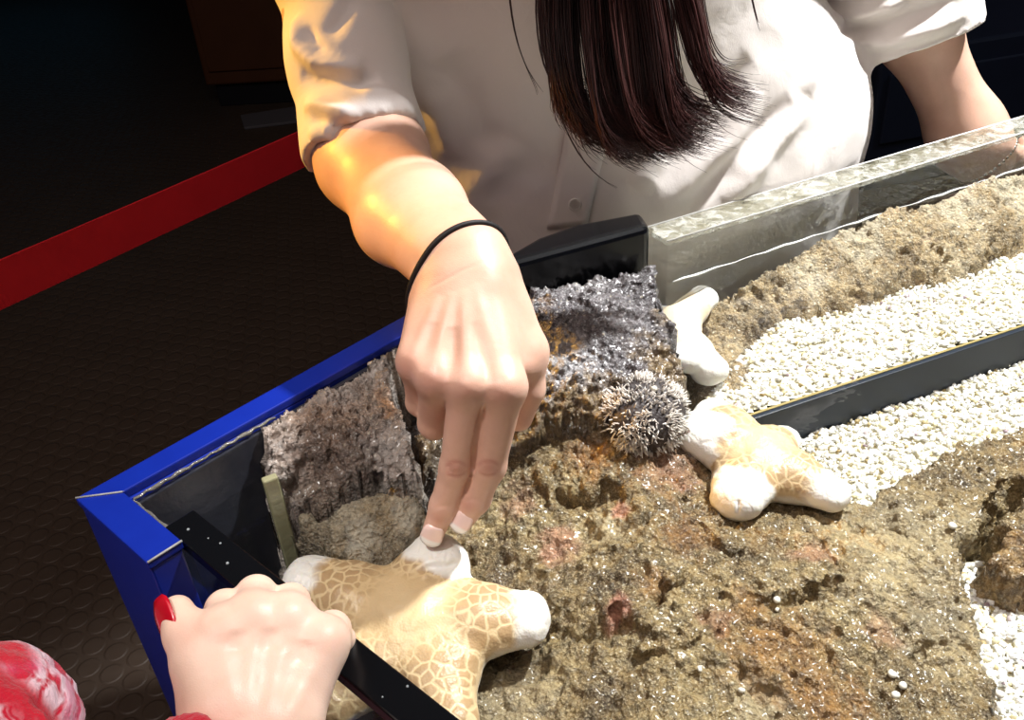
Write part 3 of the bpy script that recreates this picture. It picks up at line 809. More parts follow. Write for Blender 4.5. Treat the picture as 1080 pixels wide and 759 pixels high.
def gravel(polyg, zf, n, label, seed):
    r = np.random.default_rng(seed)
    O = np.array([PZ(*p)[:2] for p in polyg]); lo, hi = O.min(0), O.max(0)
    P = r.uniform(lo, hi, (n * 3, 2)); P = P[(polyd(P, O) > 0) & (polyd(P, TIN) > .002)][:n]
    m = len(P)
    rad = r.uniform(.0013, .0031, m)
    S = rad[:, None] * np.column_stack([r.uniform(.8, 1.35, m), r.uniform(.7, 1.1, m), r.uniform(.4, .7, m)])
    Q = r.normal(size=(m, 4)); Q[:, 1:3] *= .35; Q /= np.linalg.norm(Q, axis=1)[:, None]
    a, b, c_, d = Q.T
    Rm = np.stack([np.stack([1 - 2 * (c_ * c_ + d * d), 2 * (b * c_ - a * d), 2 * (b * d + a * c_)], 1), np.stack([2 * (b * c_ + a * d), 1 - 2 * (b * b + d * d), 2 * (c_ * d - a * b)], 1), np.stack([2 * (b * d - a * c_), 2 * (c_ * d + a * b), 1 - 2 * (b * b + c_ * c_)], 1)], 1)
    jit = 1 + .16 * r.normal(size=(m, len(IV)))
    loc = IV[None] * jit[:, :, None] * S[:, None, :]
    Vp = np.einsum('mij,mkj->mki', Rm, loc)
    zz = zf(P) + r.uniform(-.0012, .0012, m) + .001
    Vp += np.column_stack([P, zz])[:, None, :]
    Fp = (IF[None] + (np.arange(m) * len(IV))[:, None, None]).reshape(-1, 3)
    tone = np.repeat(r.uniform(0, 1, m), len(IV))
    # bed under the stones
    res = .004; nx, ny = np.ceil((hi - lo) / res).astype(int) + 1
    X, Y = np.meshgrid(lo[0] + res * np.arange(nx), lo[1] + res * np.arange(ny), indexing='ij'); G = np.stack([X.ravel(), Y.ravel()], 1)
    kp = ((polyd(G, O) > -.004) & (polyd(G, TIN) > -.002)).reshape(nx, ny); idx = np.arange(nx * ny).reshape(nx, ny)
    q = kp[:-1, :-1] & kp[1:, :-1] & kp[1:, 1:] & kp[:-1, 1:]
    F1 = np.stack([idx[:-1, :-1][q], idx[1:, :-1][q], idx[1:, 1:][q]], 1); F2 = np.stack([idx[:-1, :-1][q], idx[1:, 1:][q], idx[:-1, 1:][q]], 1)
    gz = zf(G) - .0008
    V = np.concatenate([Vp.reshape(-1, 3), np.column_stack([G, gz])]); F = np.concatenate([Fp, np.concatenate([F1, F2]) + m * len(IV)])
    o = mk('gravel_bed', V, F, M['gravel'], attrs={'tone': np.concatenate([tone, np.full(len(G), .12)])}, smooth=True)
    return tag(o, label, 'gravel', kind='stuff')


gl = lambda zc, a: (lambda P: zc + a * fbm(np.column_stack([P, P[:, 0] * 0]) * 14, 3))
gravel([(760, 400, .683), (830, 330, .683), (960, 290, .683), (1080, 240, .683), (1200, 200, .683), (1420, 130, .683), (1420, 240, .683), (1200, 303, .683), (1084, 338, .683), (770, 442, .683), (735, 440, .683)], gl(.684, .003), 9500, 'bed of white gravel between the ochre rock bank and the dark divider', 1)
gravel([(770, 480, .65), (800, 456, .65), (1084, 358, .65), (1200, 320, .65), (1420, 250, .65), (1420, 480, .65), (1200, 530, .65), (1080, 520, .65), (900, 565, .65), (800, 540, .65)], gl(.650, .003), 9500, 'bed of white gravel in front of the dark divider behind the big rock', 2)
gravel([(1000, 600, .665), (1330, 560, .665), (1240, 800, .665), (1120, 1050, .665), (1050, 900, .665), (1020, 690, .665)], gl(.668, .003), 6500, 'patch of white gravel in the lower right corner of the photo', 3)

# loose white pebbles lying on the reef rock
t = NT('white_pebble'); v = t.obj(); t.bsdf(Base_Color=t.mix(t.noise(v, 200), lin((232, 230, 220)), lin((205, 200, 184))), Roughness=.45); M['pebble'] = t.m
deps = bpy.context.evaluated_depsgraph_get()
def bvh(o):
    me = o.data; n = len(me.vertices); co = np.empty(n * 3, np.float32); me.vertices.foreach_get('co', co)
    return BVHTree.FromPolygons(co.reshape(-1, 3).tolist(), [tuple(p.vertices) for p in me.polygons])
R4T = bvh(R4)
def on_rock(px, py, tree=None):
    d = Vector(R @ np.array([(px - W / 2), (py - H / 2), FPX])).normalized(); h = (tree or R4T).ray_cast(Vector(CAM), d)
    return np.array(h[0]) if h[0] is not None else PZ(px, py, .69)
PEB = [(819, 634, 6, 'white pebble left of the crack, largest of three together'), (820, 644, 4, 'small white pebble just below the larger one by the crack'), (836, 626, 4, 'small white pebble at the upper end of the crack in the rock'),
       (782, 729, 5, 'small white pebble beside a knob near the bottom of the rock'), (941, 712, 6, 'white pebble at right, upper left of a close trio'), (952, 724, 6, 'white pebble at right, upper right of a close trio'), (944, 734, 6, 'white pebble at right, lowest of a close trio'),
       (1004, 556, 7, 'bright white pebble high on the right side of the rock'), (1054, 734, 6, 'white pebble next to the lower right gravel patch'), (738, 706, 4, 'pale pebble in the lower middle of the rock')]
for x, y, r, lb in PEB:
    q = on_rock(x, y); rr = r / FPX * .52
    V = (IV * (1 + .10 * np.random.default_rng(x).normal(size=(len(IV), 1)))) @ np.diag([rr * random.uniform(.9, 1.2), rr * random.uniform(.75, 1), rr * .65]) @ np.array(Matrix.Rotation(random.uniform(0, 3), 3, 'Z'))
    o = mk('pebble', V, IF, M['pebble']); o.location = q + np.array([0, 0, rr * .4]); sb = o.modifiers.new('sub', 'SUBSURF'); sb.levels = sb.render_levels = 1
    tag(o, lb, 'pebble', 'loose white pebbles')

# ------------------------------------------------------------------ sea stars
t = NT('sea_star_skin'); v = t.obj()
dv = t.map(v, (1, 1, .6))
wv_ = t.n('ShaderNodeVectorMath', operation='ADD'); t.l(dv, wv_.inputs[0])
nn = t.n('ShaderNodeTexNoise'); t.l(v, nn.inputs['Vector']); nn.inputs['Scale'].default_value = 60
sc_ = t.n('ShaderNodeVectorMath', operation='SCALE'); t.l(nn.outputs['Color'], sc_.inputs[0]); sc_.inputs['Scale'].default_value = .008; t.l(sc_.outputs[0], wv_.inputs[1])
ve = t.vor(wv_.outputs[0], 135, 'DISTANCE_TO_EDGE'); vc = t.vor(wv_.outputs[0], 135)
line = t.fr(ve.outputs['Distance'], .05, .13, 1, 0)
cell = t.mix(t.noise(v, 30, 3), lin((188, 154, 108)), lin((164, 138, 108)))
pat = t.mix(t.math('MULTIPLY', line, .75), cell, lin((222, 198, 156)))
soft = t.mix(t.fr(t.noise(v, 16, 2), .35, .65), lin((214, 188, 148)), lin((198, 168, 124)))
soft = t.mix(t.attr('cream'), soft, lin((232, 218, 192)))
body = t.mix(t.attr('cells'), soft, pat)
body = t.mix(t.attr('tip'), body, t.mix(t.noise(v, 40), lin((240, 238, 234)), lin((226, 222, 214))))
pore = t.vor(v, 700)
t_h = t.math('ADD', t.math('MULTIPLY', pore.outputs['Distance'], .6), t.math('MULTIPLY', t.fr(ve.outputs['Distance'], .0, .2), t.attr('cells')))
b = t.bsdf(Base_Color=body, Roughness=.42, Normal=t.bump(t_h, .22, .0012), Specular_IOR_Level=.45)
b.inputs['Subsurface Weight'].default_value = .12; b.inputs['Subsurface Radius'].default_value = (.006, .004, .002); b.inputs['Subsurface Scale'].default_value = 1
M['star'] = t.m


def star(name, centre, cr, arms, label, h=.0016, tipfrac=.66, cells=1.0, squash=.75, seed=0, detail=None, cream=0.0):
    """arms: list of centre lines [(px,py,z)...] with half widths in metres"""
    Cp = PZ(*centre); prims = [Ell(Cp, (cr[0], cr[0], cr[1]))]; lines = []
    for arm_ in arms:
        pts, rad = arm_[:2]; P = [Cp] + [PZ(*p) for p in pts]; lines.append((P, rad, arm_[2] if len(arm_) > 2 else tipfrac))
        rr = [rad[0]] + list(rad)
        for i in range(len(P) - 1):
            side = np.cross(P[i + 1] - P[i], (0, 0, 1.0))
            prims.append(EllCone(P[i], P[i + 1], side, (rr[i], rr[i + 1]), (rr[i] * squash, rr[i + 1] * squash)))
    fl = Field(prims, h); f = fl.union(prims, .012)
    V, F = fl.net(f); V = relax(V, F, 2)
    N = vnormals(V, F)
    tip = np.zeros(len(V)); tf = np.full(len(V), tipfrac); best = np.full(len(V), 9.0); cl = np.zeros(len(V))
    for P, rad, tfr in lines:
        d, s = pdist(V, P); m = d < best; best[m] = d[m]; tip[m] = s[m]; tf[m] = tfr
    nz = fbm(V * 70 + seed, 3)
    tv = sstep(-.08, .07, tip - tf + .08 * nz)
    tv = np.maximum(tv, .8 * sstep(.12, -.25, N[:, 2] + .15 * nz))
    cl = cells * sstep(.22, .5, tip + .10 * nz) * sstep(.1, .5, N[:, 2])
    V = V + N * (.0009 * fbm(V * 45 + seed, 3) + .0004 * np.abs(fbm(V * 160, 2)))[:, None]
    if detail: V = detail(V, F)
    return tag(mk(name, V, F, M['star'], attrs={'tip': tv, 'cells': cl, 'cream': np.full(len(V), cream)}), label, 'sea star')


def star1_detail(V, F):
    S_ = Surf(V, F)
    S_.ridge([(438, 603), (452, 598), (470, 597), (488, 592)], .0018, -.0022)
    S_.ridge([(440, 597), (455, 591), (472, 590), (490, 585)], .0016, .0009)
    S_.ridge([(441, 610), (455, 604), (472, 603)], .0014, .0009)
    S_.ridge([(430, 668), (450, 630), (455, 612)], .004, .0012)
    S_.ridge([(440, 655), (490, 640), (540, 632)], .004, .0010)
    S_.ridge([(430, 655), (380, 628), (340, 610)], .005, .0010)
    return S_.V
star('sea_star', (436, 657, .694), (.036, .021), [
    ([(452, 612, .700), (464, 588, .709)], (.0225, .0195), .74),
    ([(505, 655, .697), (556, 652, .697)], (.0215, .0185), .90),
    ([(372, 630, .697), (322, 612, .703)], (.022, .0175), .86),
    ([(462, 712, .690), (472, 765, .688)], (.021, .018), 1.3),
    ([(385, 705, .688), (345, 740, .688)], (.021, .018), 1.3)],
    'large tan and white sea star touched by two fingertips, nearest the black edge', h=.0013, tipfrac=.80, detail=star1_detail)
def star2_detail(V, F):
    S_ = Surf(V, F); S_.ridge([(778, 526), (779, 532), (778, 541)], .0007, -.002)
    S_.ridge([(742, 470), (770, 462), (790, 458)], .004, -.0012); S_.ridge([(800, 470), (790, 490), (784, 505)], .005, .001)
    return S_.V
star('sea_star', (797, 486, .703), (.026, .019), [
    ([(785, 510, .705), (777, 528, .706)], (.0185, .0172), .62),
    ([(838, 503, .702), (880, 523, .702)], (.0175, .0130)),
    ([(760, 466, .712), (733, 455, .716)], (.0180, .0178), .5),
    ([(770, 452, .712), (748, 434, .714)], (.0150, .0125)),
    ([(815, 470, .695), (828, 462, .690)], (.015, .012))],
    'tan and white sea star with thick arms resting beside the spiny sea urchin', h=.0013, tipfrac=.80, seed=4, detail=star2_detail)
star('sea_star', (714, 344, .704), (.0165, .015), [
    ([(728, 328, .708), (743, 314, .713)], (.0125, .0140)),
    ([(732, 366, .704), (749, 391, .700)], (.0118, .0160)),
    ([(719, 362, .712), (722, 381, .714)], (.0118, .0125)),
    ([(706, 338, .694), (698, 332, .686)], (.0125, .0115)),
    ([(704, 355, .69), (698, 368, .69)], (.0125, .011))],
    'plain cream sea star half hidden behind the grey ledge rock', h=.0013, tipfrac=.80, cells=.12, seed=9, cream=.8)

# ------------------------------------------------------------------ sea urchin
t = NT('urchin_test'); v = t.obj()
t.bsdf(Base_Color=t.mix(t.noise(v, 150), lin((34, 28, 30)), lin((58, 50, 48))), Roughness=.6, Normal=t.bump(t.vor(v, 400).outputs['Distance'], .6, .001)); M['urchin'] = t.m
t = NT('urchin_spine'); v = t.obj()
t.bsdf(Base_Color=t.mix(t.fr(t.noise(v, 240, 2), .35, .65), lin((236, 232, 224)), lin((180, 172, 164))), Roughness=.5); M['spine'] = t.m
UC = PX(679, 436, .617); UR = np.array([.0305, .0275, .0215])
ua = np.array([.25, -.35, .9]); ua /= np.linalg.norm(ua)
bm = bmesh.new(); bmesh.ops.create_uvsphere(bm, u_segments=48, v_segments=28, radius=1); uV = np.array([q.co for q in bm.verts]); uF = [tuple(q.index for q in f.verts) for f in bm.faces]; bm.free()
ang = np.arctan2(uV[:, 1], uV[:, 0]); rad = 1 + .035 * np.cos(10 * ang) * np.sqrt(np.clip(1 - uV[:, 2] ** 2, 0, 1))
Qm = np.array(Vector(ua).to_track_quat('Z', 'Y').to_matrix())
Vt = (uV * rad[:, None] * UR) @ Qm.T + UC
root = mk('sea_urchin', Vt, uF, M['urchin']); tag(root, 'grey sea urchin with short pale spines clinging to the ledge rock', 'sea urchin')
sp_ = MB(); r_ = np.random.default_rng(5)
for i in range(3400):
    z = r_.uniform(-.45, 1); a_ = r_.uniform(0, 2 * math.pi)
    band = math.cos(5 * a_ + .4)
    if band < -.08 and z < .95 and r_.random() < .86: continue
    if z > .9 and r_.random() < .5: continue
    n_ = np.array([math.sqrt(1 - z * z) * math.cos(a_), math.sqrt(1 - z * z) * math.sin(a_), z])
    b0_ = (n_ * UR * .98) @ Qm.T + UC; dr_ = (n_ / UR); dr_ /= np.linalg.norm(dr_); dr_ = dr_ @ Qm.T + r_.normal(size=3) * .48; dr_ /= np.linalg.norm(dr_)
    ln = r_.uniform(.0034, .0066) * (1.15 - .35 * max(z, 0))
    sp_.tube([b0_, b0_ + dr_ * ln * .6, b0_ + dr_ * ln], [.0006, .0005, .0002], 5)
o = sp_.build('spines', M['spine'], root, smooth=True); o['kind'] = 'stuff'; o['label'] = 'many short pale grey spines'
m = MB(); q = UC + (np.array([.1, .15, 1.0]) * UR) @ Qm.T * 1.06
V = IV * .0026 + q; o = mk('shell_bit', V, IF, M['pebble'], root); o['label'] = 'pale yellowish shell bit on its top'

# ------------------------------------------------------------------ woman behind the tank
M['skin'] = skin('woman_skin', (226, 184, 162), (214, 170, 148), (176, 104, 92))
t = NT('white_cotton'); v = t.obj()
hh = t.math('ADD', t.math('MULTIPLY', t.noise(v, 700, 2), .10), t.noise(v, 26, 4, .5, .8))
b = t.bsdf(Base_Color=t.mix(t.noise(v, 12), lin((236, 230, 226)), lin((226, 219, 214))), Roughness=.85, Specular_IOR_Level=.25, Normal=t.bump(hh, .35, .004), Sheen_Weight=.15)
M['cotton'] = t.m
M['denim'] = simple('navy_trousers', (26, 32, 54), .8, .2, bump=.4, bscale=500, var=.3)
t = NT('dark_hair'); v = t.obj()
b = t.bsdf(Base_Color=t.mix(t.attr('tone'), lin((34, 23, 24)), lin((90, 52, 48))), Roughness=.34, Specular_IOR_Level=.6); M['hair'] = t.m
M['band'] = simple('black_elastic', (20, 16, 18), .6, .4, bump=.4, bscale=600)
M['nail'] = None
t = NT('french_nail'); v = t.obj()
b = t.bsdf(Base_Color=t.mix(t.attr('tipw'), lin((246, 216, 208)), lin((252, 250, 248))), Roughness=.18, Coat_Weight=.6); M['nail'] = t.m
M['pearl'] = simple('silver_bead', (206, 200, 188), .25, .6, metal=.6)
M['eye'] = simple('eye_white', (236, 232, 228), .2)
M['shoe'] = simple('dark_shoe', (30, 28, 30), .5, .4, bump=.2)

woman = empty('person', (0.12, .86, 0)); tag(woman, 'person in a white shirt with long dark hair reaching into the tank', 'person')
th = math.radians(17); SD = np.array([math.cos(th), math.sin(th), 0]); FD = np.array([math.sin(th), -math.cos(th), 0])
P1 = PX(748, 240, .815) - FD * .127; P2 = PX(636, 0, .668) - FD * .105
ud = (P2 - P1) / np.linalg.norm(P2 - P1)
P0 = P1 + np.array([.012, .03, -.24]); P3 = P2 + ud * .17 + FD * .03
HC = P3 + np.array([0, 0, .18]) + FD * .10

# ---- fine right arm and hand
def PJ(l): return [PX(*p) for p in l]
wr = PX(487, 277, .522)
acr = PX(532, 255, .522) - PX(440, 298, .530)
arm = [PX(368, 108, .664), PX(392, 168, .645), PX(432, 226, .585), wr]
fore = [EllCone(arm[0], arm[1], acr, (.036, .0375), (.032, .033)), EllCone(arm[1], arm[2], acr, (.0375, .0335), (.033, .028)), EllCone(arm[2], wr, acr, (.0335, .0285), (.028, .0215))]
MC = dict(index=(531, 408, .484), middle=(495, 404, .482), ring=(462, 397, .487), little=(441, 381, .496))
carp = dict(index=(510, 292, .511), middle=(494, 297, .508), ring=(476, 302, .511), little=(460, 308, .518))
palm = []
for k in MC:
    palm += [EllCone(PX(*carp[k]), PX(*MC[k]), acr, (.0145, .0125), (.0150, .0118 if k != 'little' else .0115))]
palm += [Cone(PX(484, 340, .523), PX(500, 385, .512), .0165, .0155), Cone(PX(455, 350, .522), PX(448, 385, .512), .0125, .0115)]
palm += [EllCone(wr, PX(488, 312, .515), acr, (.0275, .0290), (.0205, .0190))]
thumb_m = [Cone(PX(518, 300, .522), PX(555, 370, .515), .0185, .0122), Cone(PX(528, 330, .515), PX(548, 385, .508), .0135, .0105)]
fing = {
    'middle': ([MC['middle'], (481, 492, .511), (468, 533, .525), (457, 561, .533)], [.0114, .0093, .0083, .0070]),
    'index': ([MC['index'], (516, 491, .511), (502, 526, .523), (488, 547, .530)], [.0118, .0096, .0085, .0072]),
    'ring': ([MC['ring'], (458, 446, .522), (474, 436, .545), (488, 420, .543)], [.0110, .0093, .0082, .0070]),
    'little': ([MC['little'], (443, 424, .525), (454, 424, .545), (464, 408, .540)], [.0098, .0080, .0070, .0062]),
    'thumb': ([(555, 370, .515), (555, 410, .523), (547, 440, .530)], [.0122, .0108, .0086])}
allp = fore + palm + thumb_m
chs = {}
for k, (pts, rd) in fing.items(): chs[k] = chain(PJ(pts), rd); allp = allp + chs[k]
fl = Field(allp, .00135)
base = fl.union(fore, .022); base = fl.union(palm, .0075, base); base = fl.union(thumb_m, .010, base)
tot = base.copy()
for k in chs:
    ff = fl.union(chs[k], .004)
    tot = np.minimum(tot, smin(base, ff, .007 if k != 'thumb' else .006))
V, F = fl.net(tot); V = relax(V, F, 3)
S_ = Surf(V, F)
# tendons, knuckles, creases
for pl, wd, h_ in [([(500, 300), (513, 350), (526, 400)], .0042, .0011), ([(490, 305), (491, 350), (492, 398)], .0038, .0013), ([(477, 308), (467, 350), (460, 390)], .0036, .0012), ([(464, 312), (448, 345), (436, 372)], .0036, .0010),
                   ([(500, 340), (512, 375), (516, 405)], .004, -.0009), ([(478, 345), (476, 375), (475, 402)], .004, -.0010), ([(458, 340), (448, 370), (445, 392)], .004, -.0008)]:
    S_.ridge(pl, wd, h_)
for p, wd, h_ in [((492, 408), .0075, .0016), ((531, 412), .008, .0014), ((461, 400), .0075, .0014), ((440, 382), .0075, .0014), ((502, 262), .012, .0012), ((520, 292), .010, .0010),
                  ((483, 492), .0048, .0010), ((513, 492), .005, .0010)]:
    S_.bump(p, wd, h_)
for y0, h_ in ((486, -.0005), (491, -.0010), (496, -.0008), (501, -.0005)):
    S_.ridge([(471, y0 + 1), (481, y0), (491, y0 + 1)], .0008, h_ * 1.6); S_.ridge([(505, y0 + 1), (515, y0), (527, y0 + 1)], .0008, h_ * 1.6)
S_.ridge([(511, 425), (505, 445), (500, 470), (498, 495), (490, 520)], .0013, -.0024)
for pl in ([(459, 536), (468, 533), (478, 534)], [(491, 528), (500, 526), (510, 528)]): S_.ridge(pl, .0008, -.0006)
for pl in ([(450, 306), (486, 286), (522, 272)],): S_.ridge(pl, .0010, -.0003)
V = S_.V
red = np.zeros(len(V))
for (x, y), r, a in [((481, 494), .0055, .6), ((515, 493), .0055, .6), ((492, 414), .009, .35), ((531, 418), .009, .35), ((455, 405), .011, .55), ((430, 388), .011, .5), ((457, 440), .012, .5), ((432, 415), .010, .45), ((464, 548), .006, .5), ((494, 534), .006, .5), ((480, 450), .012, .2)]:
    q = S_.snap(x, y)
    if q is not None: red = np.maximum(red, a * np.exp(-(np.linalg.norm(V - q, axis=1) / r) ** 2))
for cx_, cy_ in ((481, 494), (515, 493)):
    for a0_, a1_ in ((3.5, 5.9), (.5, 2.5)):
        ring_ = [q for q in (S_.snap(cx_ + 10.5 * math.cos(a_), cy_ + 7.5 * math.sin(a_)) for a_ in np.linspace(a0_, a1_, 9)) if q is not None]
        if len(ring_) > 3:
            d_, _t = pdist(V, ring_); red = np.maximum(red, .85 * np.exp(-(d_ / .0016) ** 2) * (.6 + .4 * np.sin(3.14 * _t)))
red = np.minimum(red, 1.25)
armV, armF, armR = V, F, red
ARMT = BVHTree.FromPolygons(V.tolist(), F.tolist())

# ---- coarse remainder of the body: head, neck, trunk, left arm with hand
LA = [PX(930, -60, .88), PX(962, 20, .92), PX(1020, 142, .975), PX(1044, 172, .985)]
lac = PX(1053, 118, .945) - PX(985, 143, .945)
SHR = P3 - SD * .155 - np.array([0, 0, .035]); SHL = P3 + SD * .155 - np.array([0, 0, .035])
bodyp = [EllCone(P0, P1, SD, (.14, .12), (.085, .08)), EllCone(P1, P2, SD, (.12, .13), (.08, .085)), EllCone(P2, P3, SD, (.13, .12), (.085, .06)),
         Cone(P3, HC - np.array([0, 0, .07]), .05, .045), Cone(SHR, PX(346, -40, .668), .042, .034), Cone(PX(346, -40, .668), PX(364, 62, .662), .034, .034), Cone(PX(364, 62, .662), arm[0], .034, .034), Cone(SHL, PX(900, -120, .84), .045, .04), Cone(PX(900, -120, .84), LA[0], .04, .037), Cone(P3, SHR, .05, .045), Cone(P3, SHL, .05, .045),
         EllCone(LA[0], LA[1], lac, (.037, .037), (.034, .034)), EllCone(LA[1], LA[2], lac, (.037, .0345), (.034, .029)), EllCone(LA[2], LA[3], lac, (.0345, .0315), (.029, .024)),
         Cone(P0 + SD * -.08, P0 + SD * -.09 + np.array([0, .0, -.18]), .08, .07), Cone(P0 + SD * .08, P0 + SD * .09 + np.array([0, .0, -.18]), .08, .07)]
# head leaning forward and looking down at the hand
look = (PX(480, 560, .54) - HC); look /= np.linalg.norm(look); look = .62 * look + .38 * FD; look /= np.linalg.norm(look)
hu = np.array([0, 0, 1.0]) - look * look[2]; hu /= np.linalg.norm(hu); hs = np.cross(look, hu)
Mh = np.stack([hs, look, hu])
def HP(x, y, z): return HC + hs * x + look * y + hu * z
head = [Ell(HP(0, -.008, .02), (.072, .088, .085), Mh), Ell(HP(0, .03, -.03), (.055, .058, .075), Mh), Ell(HP(0, .062, -.088), (.026, .024, .022), Mh),
        Cone(HP(0, .082, .005), HP(0, .104, -.030), .008, .0115), Ell(HP(.012, .094, -.033), (.008, .009, .007), Mh), Ell(HP(-.012, .094, -.033), (.008, .009, .007), Mh),
        Ell(HP(0, .084, -.058), (.020, .009, .005), Mh), Ell(HP(0, .083, -.067), (.017, .009, .006), Mh), Ell(HP(.03, .074, .018), (.024, .012, .008), Mh), Ell(HP(-.03, .074, .018), (.024, .012, .008), Mh),
        Ell(HP(.072, -.005, -.012), (.010, .018, .030), Mh), Ell(HP(-.072, -.005, -.012), (.010, .018, .030), Mh), Ell(HP(.036, .062, -.03), (.024, .024, .022), Mh), Ell(HP(-.036, .062, -.03), (.024, .024, .022), Mh)]
fl = Field(bodyp + head, .0055, .02); f = fl.union(bodyp, .04); f = fl.union(head, .012, f)
bV, bF = fl.net(f); bV = relax(bV, bF, 2)
# left hand resting against the outside of the back pane
hx = w3 = np.array([w[0], w[1], 0]); hn3 = np.array([-wn[0], -wn[1], 0])
LW = LA[3]
def LP(a, b_, c_): return LW + hx * a + np.array([0, 0, -1.0]) * b_ + hn3 * c_
lp = [EllCone(LA[2], LW, lac, (.034, .030), (.028, .022)), EllCone(LW, LP(.04, .022, 0), lac, (.030, .034), (.018, .016))]
lf = []
for i in range(4):
    a0 = LP(.045 + .010 * i, .040 - .017 * i, 0); ln_ = (.030, .034, .032, .024)[3 - i] ; dr_ = hx * .85 + np.array([0, 0, -.5 + .18 * i]); dr_ /= np.linalg.norm(dr_)
    lf.append(chain([a0 - dr_ * .02, a0 + dr_ * ln_ * .9, a0 + dr_ * (ln_ + .022), a0 + dr_ * (ln_ + .040) - hn3 * .006], [.010, .0088, .0078, .0066]))
lf.append(chain([LP(.015, .03, -.006), LP(.022, .058, -.006), LP(.034, .078, -.006)], [.0125, .0105, .008]))
fl = Field(lp + sum(lf, []), .0022); b0f = fl.union(lp, .010); t0 = b0f.copy()
for c in lf: t0 = np.minimum(t0, smin(b0f, fl.union(c, .004), .006))
lV, lF = fl.net(t0); lV = relax(lV, lF, 2)
n1, n2 = len(armV), len(armV) + len(bV)
body = mk('body', np.concatenate([armV, bV, lV]), np.concatenate([armF, bF + n1, lF + n2]), M['skin'], woman, attrs={'red': np.concatenate([armR, np.zeros(len(bV) + len(lV))])})
for s_g in (1, -1):
    bm = bmesh.new(); bmesh.ops.create_uvsphere(bm, u_segments=20, v_segments=12, radius=.012); eV = np.array([q.co for q in bm.verts]); eF = [tuple(q.index for q in f_.verts) for f_ in bm.faces]; bm.free()
    e_ = mk('eye', eV + HP(.031 * s_g, .068, .003), eF, M['eye'], body)
    mk('iris', eV * .5 + HP(.031 * s_g, .0752, .002), eF, M['hair'], e_)

# nails
def nail(name, dip, tip, rad, mat, parent, wid=.0068, ln=.0145, up=None, off=.35):
    a_ = tip - dip; a_ /= np.linalg.norm(a_); n_ = (up if up is not None else CAM - tip); n_ = n_ - a_ * (n_ @ a_); n_ /= np.linalg.norm(n_); s_v = np.cross(a_, n_)
    nx_, ny_ = 9, 9; V = []; A_ = []
    for j in range(ny_):
        y = j / (ny_ - 1)
        for i in range(nx_):
            x = 2 * i / (nx_ - 1) - 1
            wv2 = wid * (1 - .35 * abs(y - .55) ** 2 * 2) * (math.sqrt(max(0, 1 - max(0, (y - .78) / .30) ** 2)) if y > .78 else (1 if y > .2 else math.sqrt(1 - ((.2 - y) / .3) ** 2)))
            p = tip + a_ * (ln * (y - .62)) + s_v * x * wv2 + n_ * (rad + .0007 - (x ** 2) * .0016 - .0016 * max(0, y - .6) ** 2)
            V.append(p); A_.append(1.0 if y > .68 + .06 * x * x else 0.0)
    F_ = [(j * nx_ + i, j * nx_ + i + 1, (j + 1) * nx_ + i + 1, (j + 1) * nx_ + i) for j in range(ny_ - 1) for i in range(nx_ - 1)]
    o = mk(name, V, F_, mat, parent, attrs={'tipw': A_}); so = o.modifiers.new('thick', 'SOLIDIFY'); so.thickness = .0006; so.offset = -1 
    return o
for k in ('middle', 'index'):
    pts, rd = fing[k]; P = PJ(pts); nail('fingernail', P[2], P[3], rd[3], M['nail'], body)

# hair tie around the wrist
m = MB(); ring = []
axw = wr - arm[2]; axw /= np.linalg.norm(axw); e1 = acr - axw * (acr @ axw); e1 /= np.linalg.norm(e1); e2 = np.cross(axw, e1)
cw = wr + axw * .002
for i in range(49):
    a_ = 2 * math.pi * i / 48; dr_ = math.cos(a_) * e1 + math.sin(a_) * e2
    h_ = ARMT.ray_cast(Vector(cw + dr_ * .08), Vector(-dr_))
    ring.append((np.array(h_[0]) if h_[0] is not None else cw + dr_ * .028) + dr_ * .0009)
ring = np.array(ring); 
for _ in range(2): ring[:-1] = (np.roll(ring[:-1], 1, 0) + ring[:-1] * 2 + np.roll(ring[:-1], -1, 0)) / 4; ring[-1] = ring[0]
m.tube(ring, .0019, 8, cap=False); o = m.build('hair_tie', M['band'], woman, smooth=True); o['label'] = 'thin dark elastic hair tie around the wrist'
# bracelet of small beads on the other wrist
axl = LA[3] - LA[2]; axl /= np.linalg.norm(axl); l1 = lac - axl * (lac @ axl); l1 /= np.linalg.norm(l1); l2 = np.cross(axl, l1)
m = MB(); pts = [LA[3] - axl * .004 + math.cos(a_) * l1 * .0345 + math.sin(a_) * l2 * .0275 for a_ in np.linspace(0, 2 * math.pi, 41)]
for p in pts[:-1]: m.add(IV * .0021 + p, IF)
m.tube(pts, .0006, 5, cap=False); o = m.build('bracelet', M['pearl'], woman, smooth=True); o['label'] = 'bracelet of small silvery beads'; o['kind'] = 'stuff'

# ---- shirt
tor = [EllCone(P0, P1, SD, (.255, .247), (.128, .118)), EllCone(P1, P2, SD, (.247, .172), (.118, .105)), EllCone(P2, P3, SD, (.170, .15), (.105, .075)), EllCone(P3 - SD * .10, P3 + SD * .10, FD, (.075, .075), (.07, .07))]
slr = [Cone(SHR, PX(346, -40, .668), .060, .043), EllCone(PX(346, -40, .668), PX(366, 62, .660), acr, (.040, .040), (.040, .040)), EllCone(PX(366, 62, .660), PX(386, 158, .652), acr, (.040, .0415), (.040, .038)), EllCone(PX(386, 158, .652), PX(396, 185, .640), acr, (.0415, .042), (.038, .038))]
cuf = [EllCone(PX(377, 122, .655), PX(386, 160, .650), acr, (.0425, .0445), (.0415, .0415)), EllCone(PX(386, 160, .650), PX(396, 185, .640), acr, (.0445, .044), (.0415, .041))]
LSD = PX(1022, 40, .9) - PX(905, 60, .9)
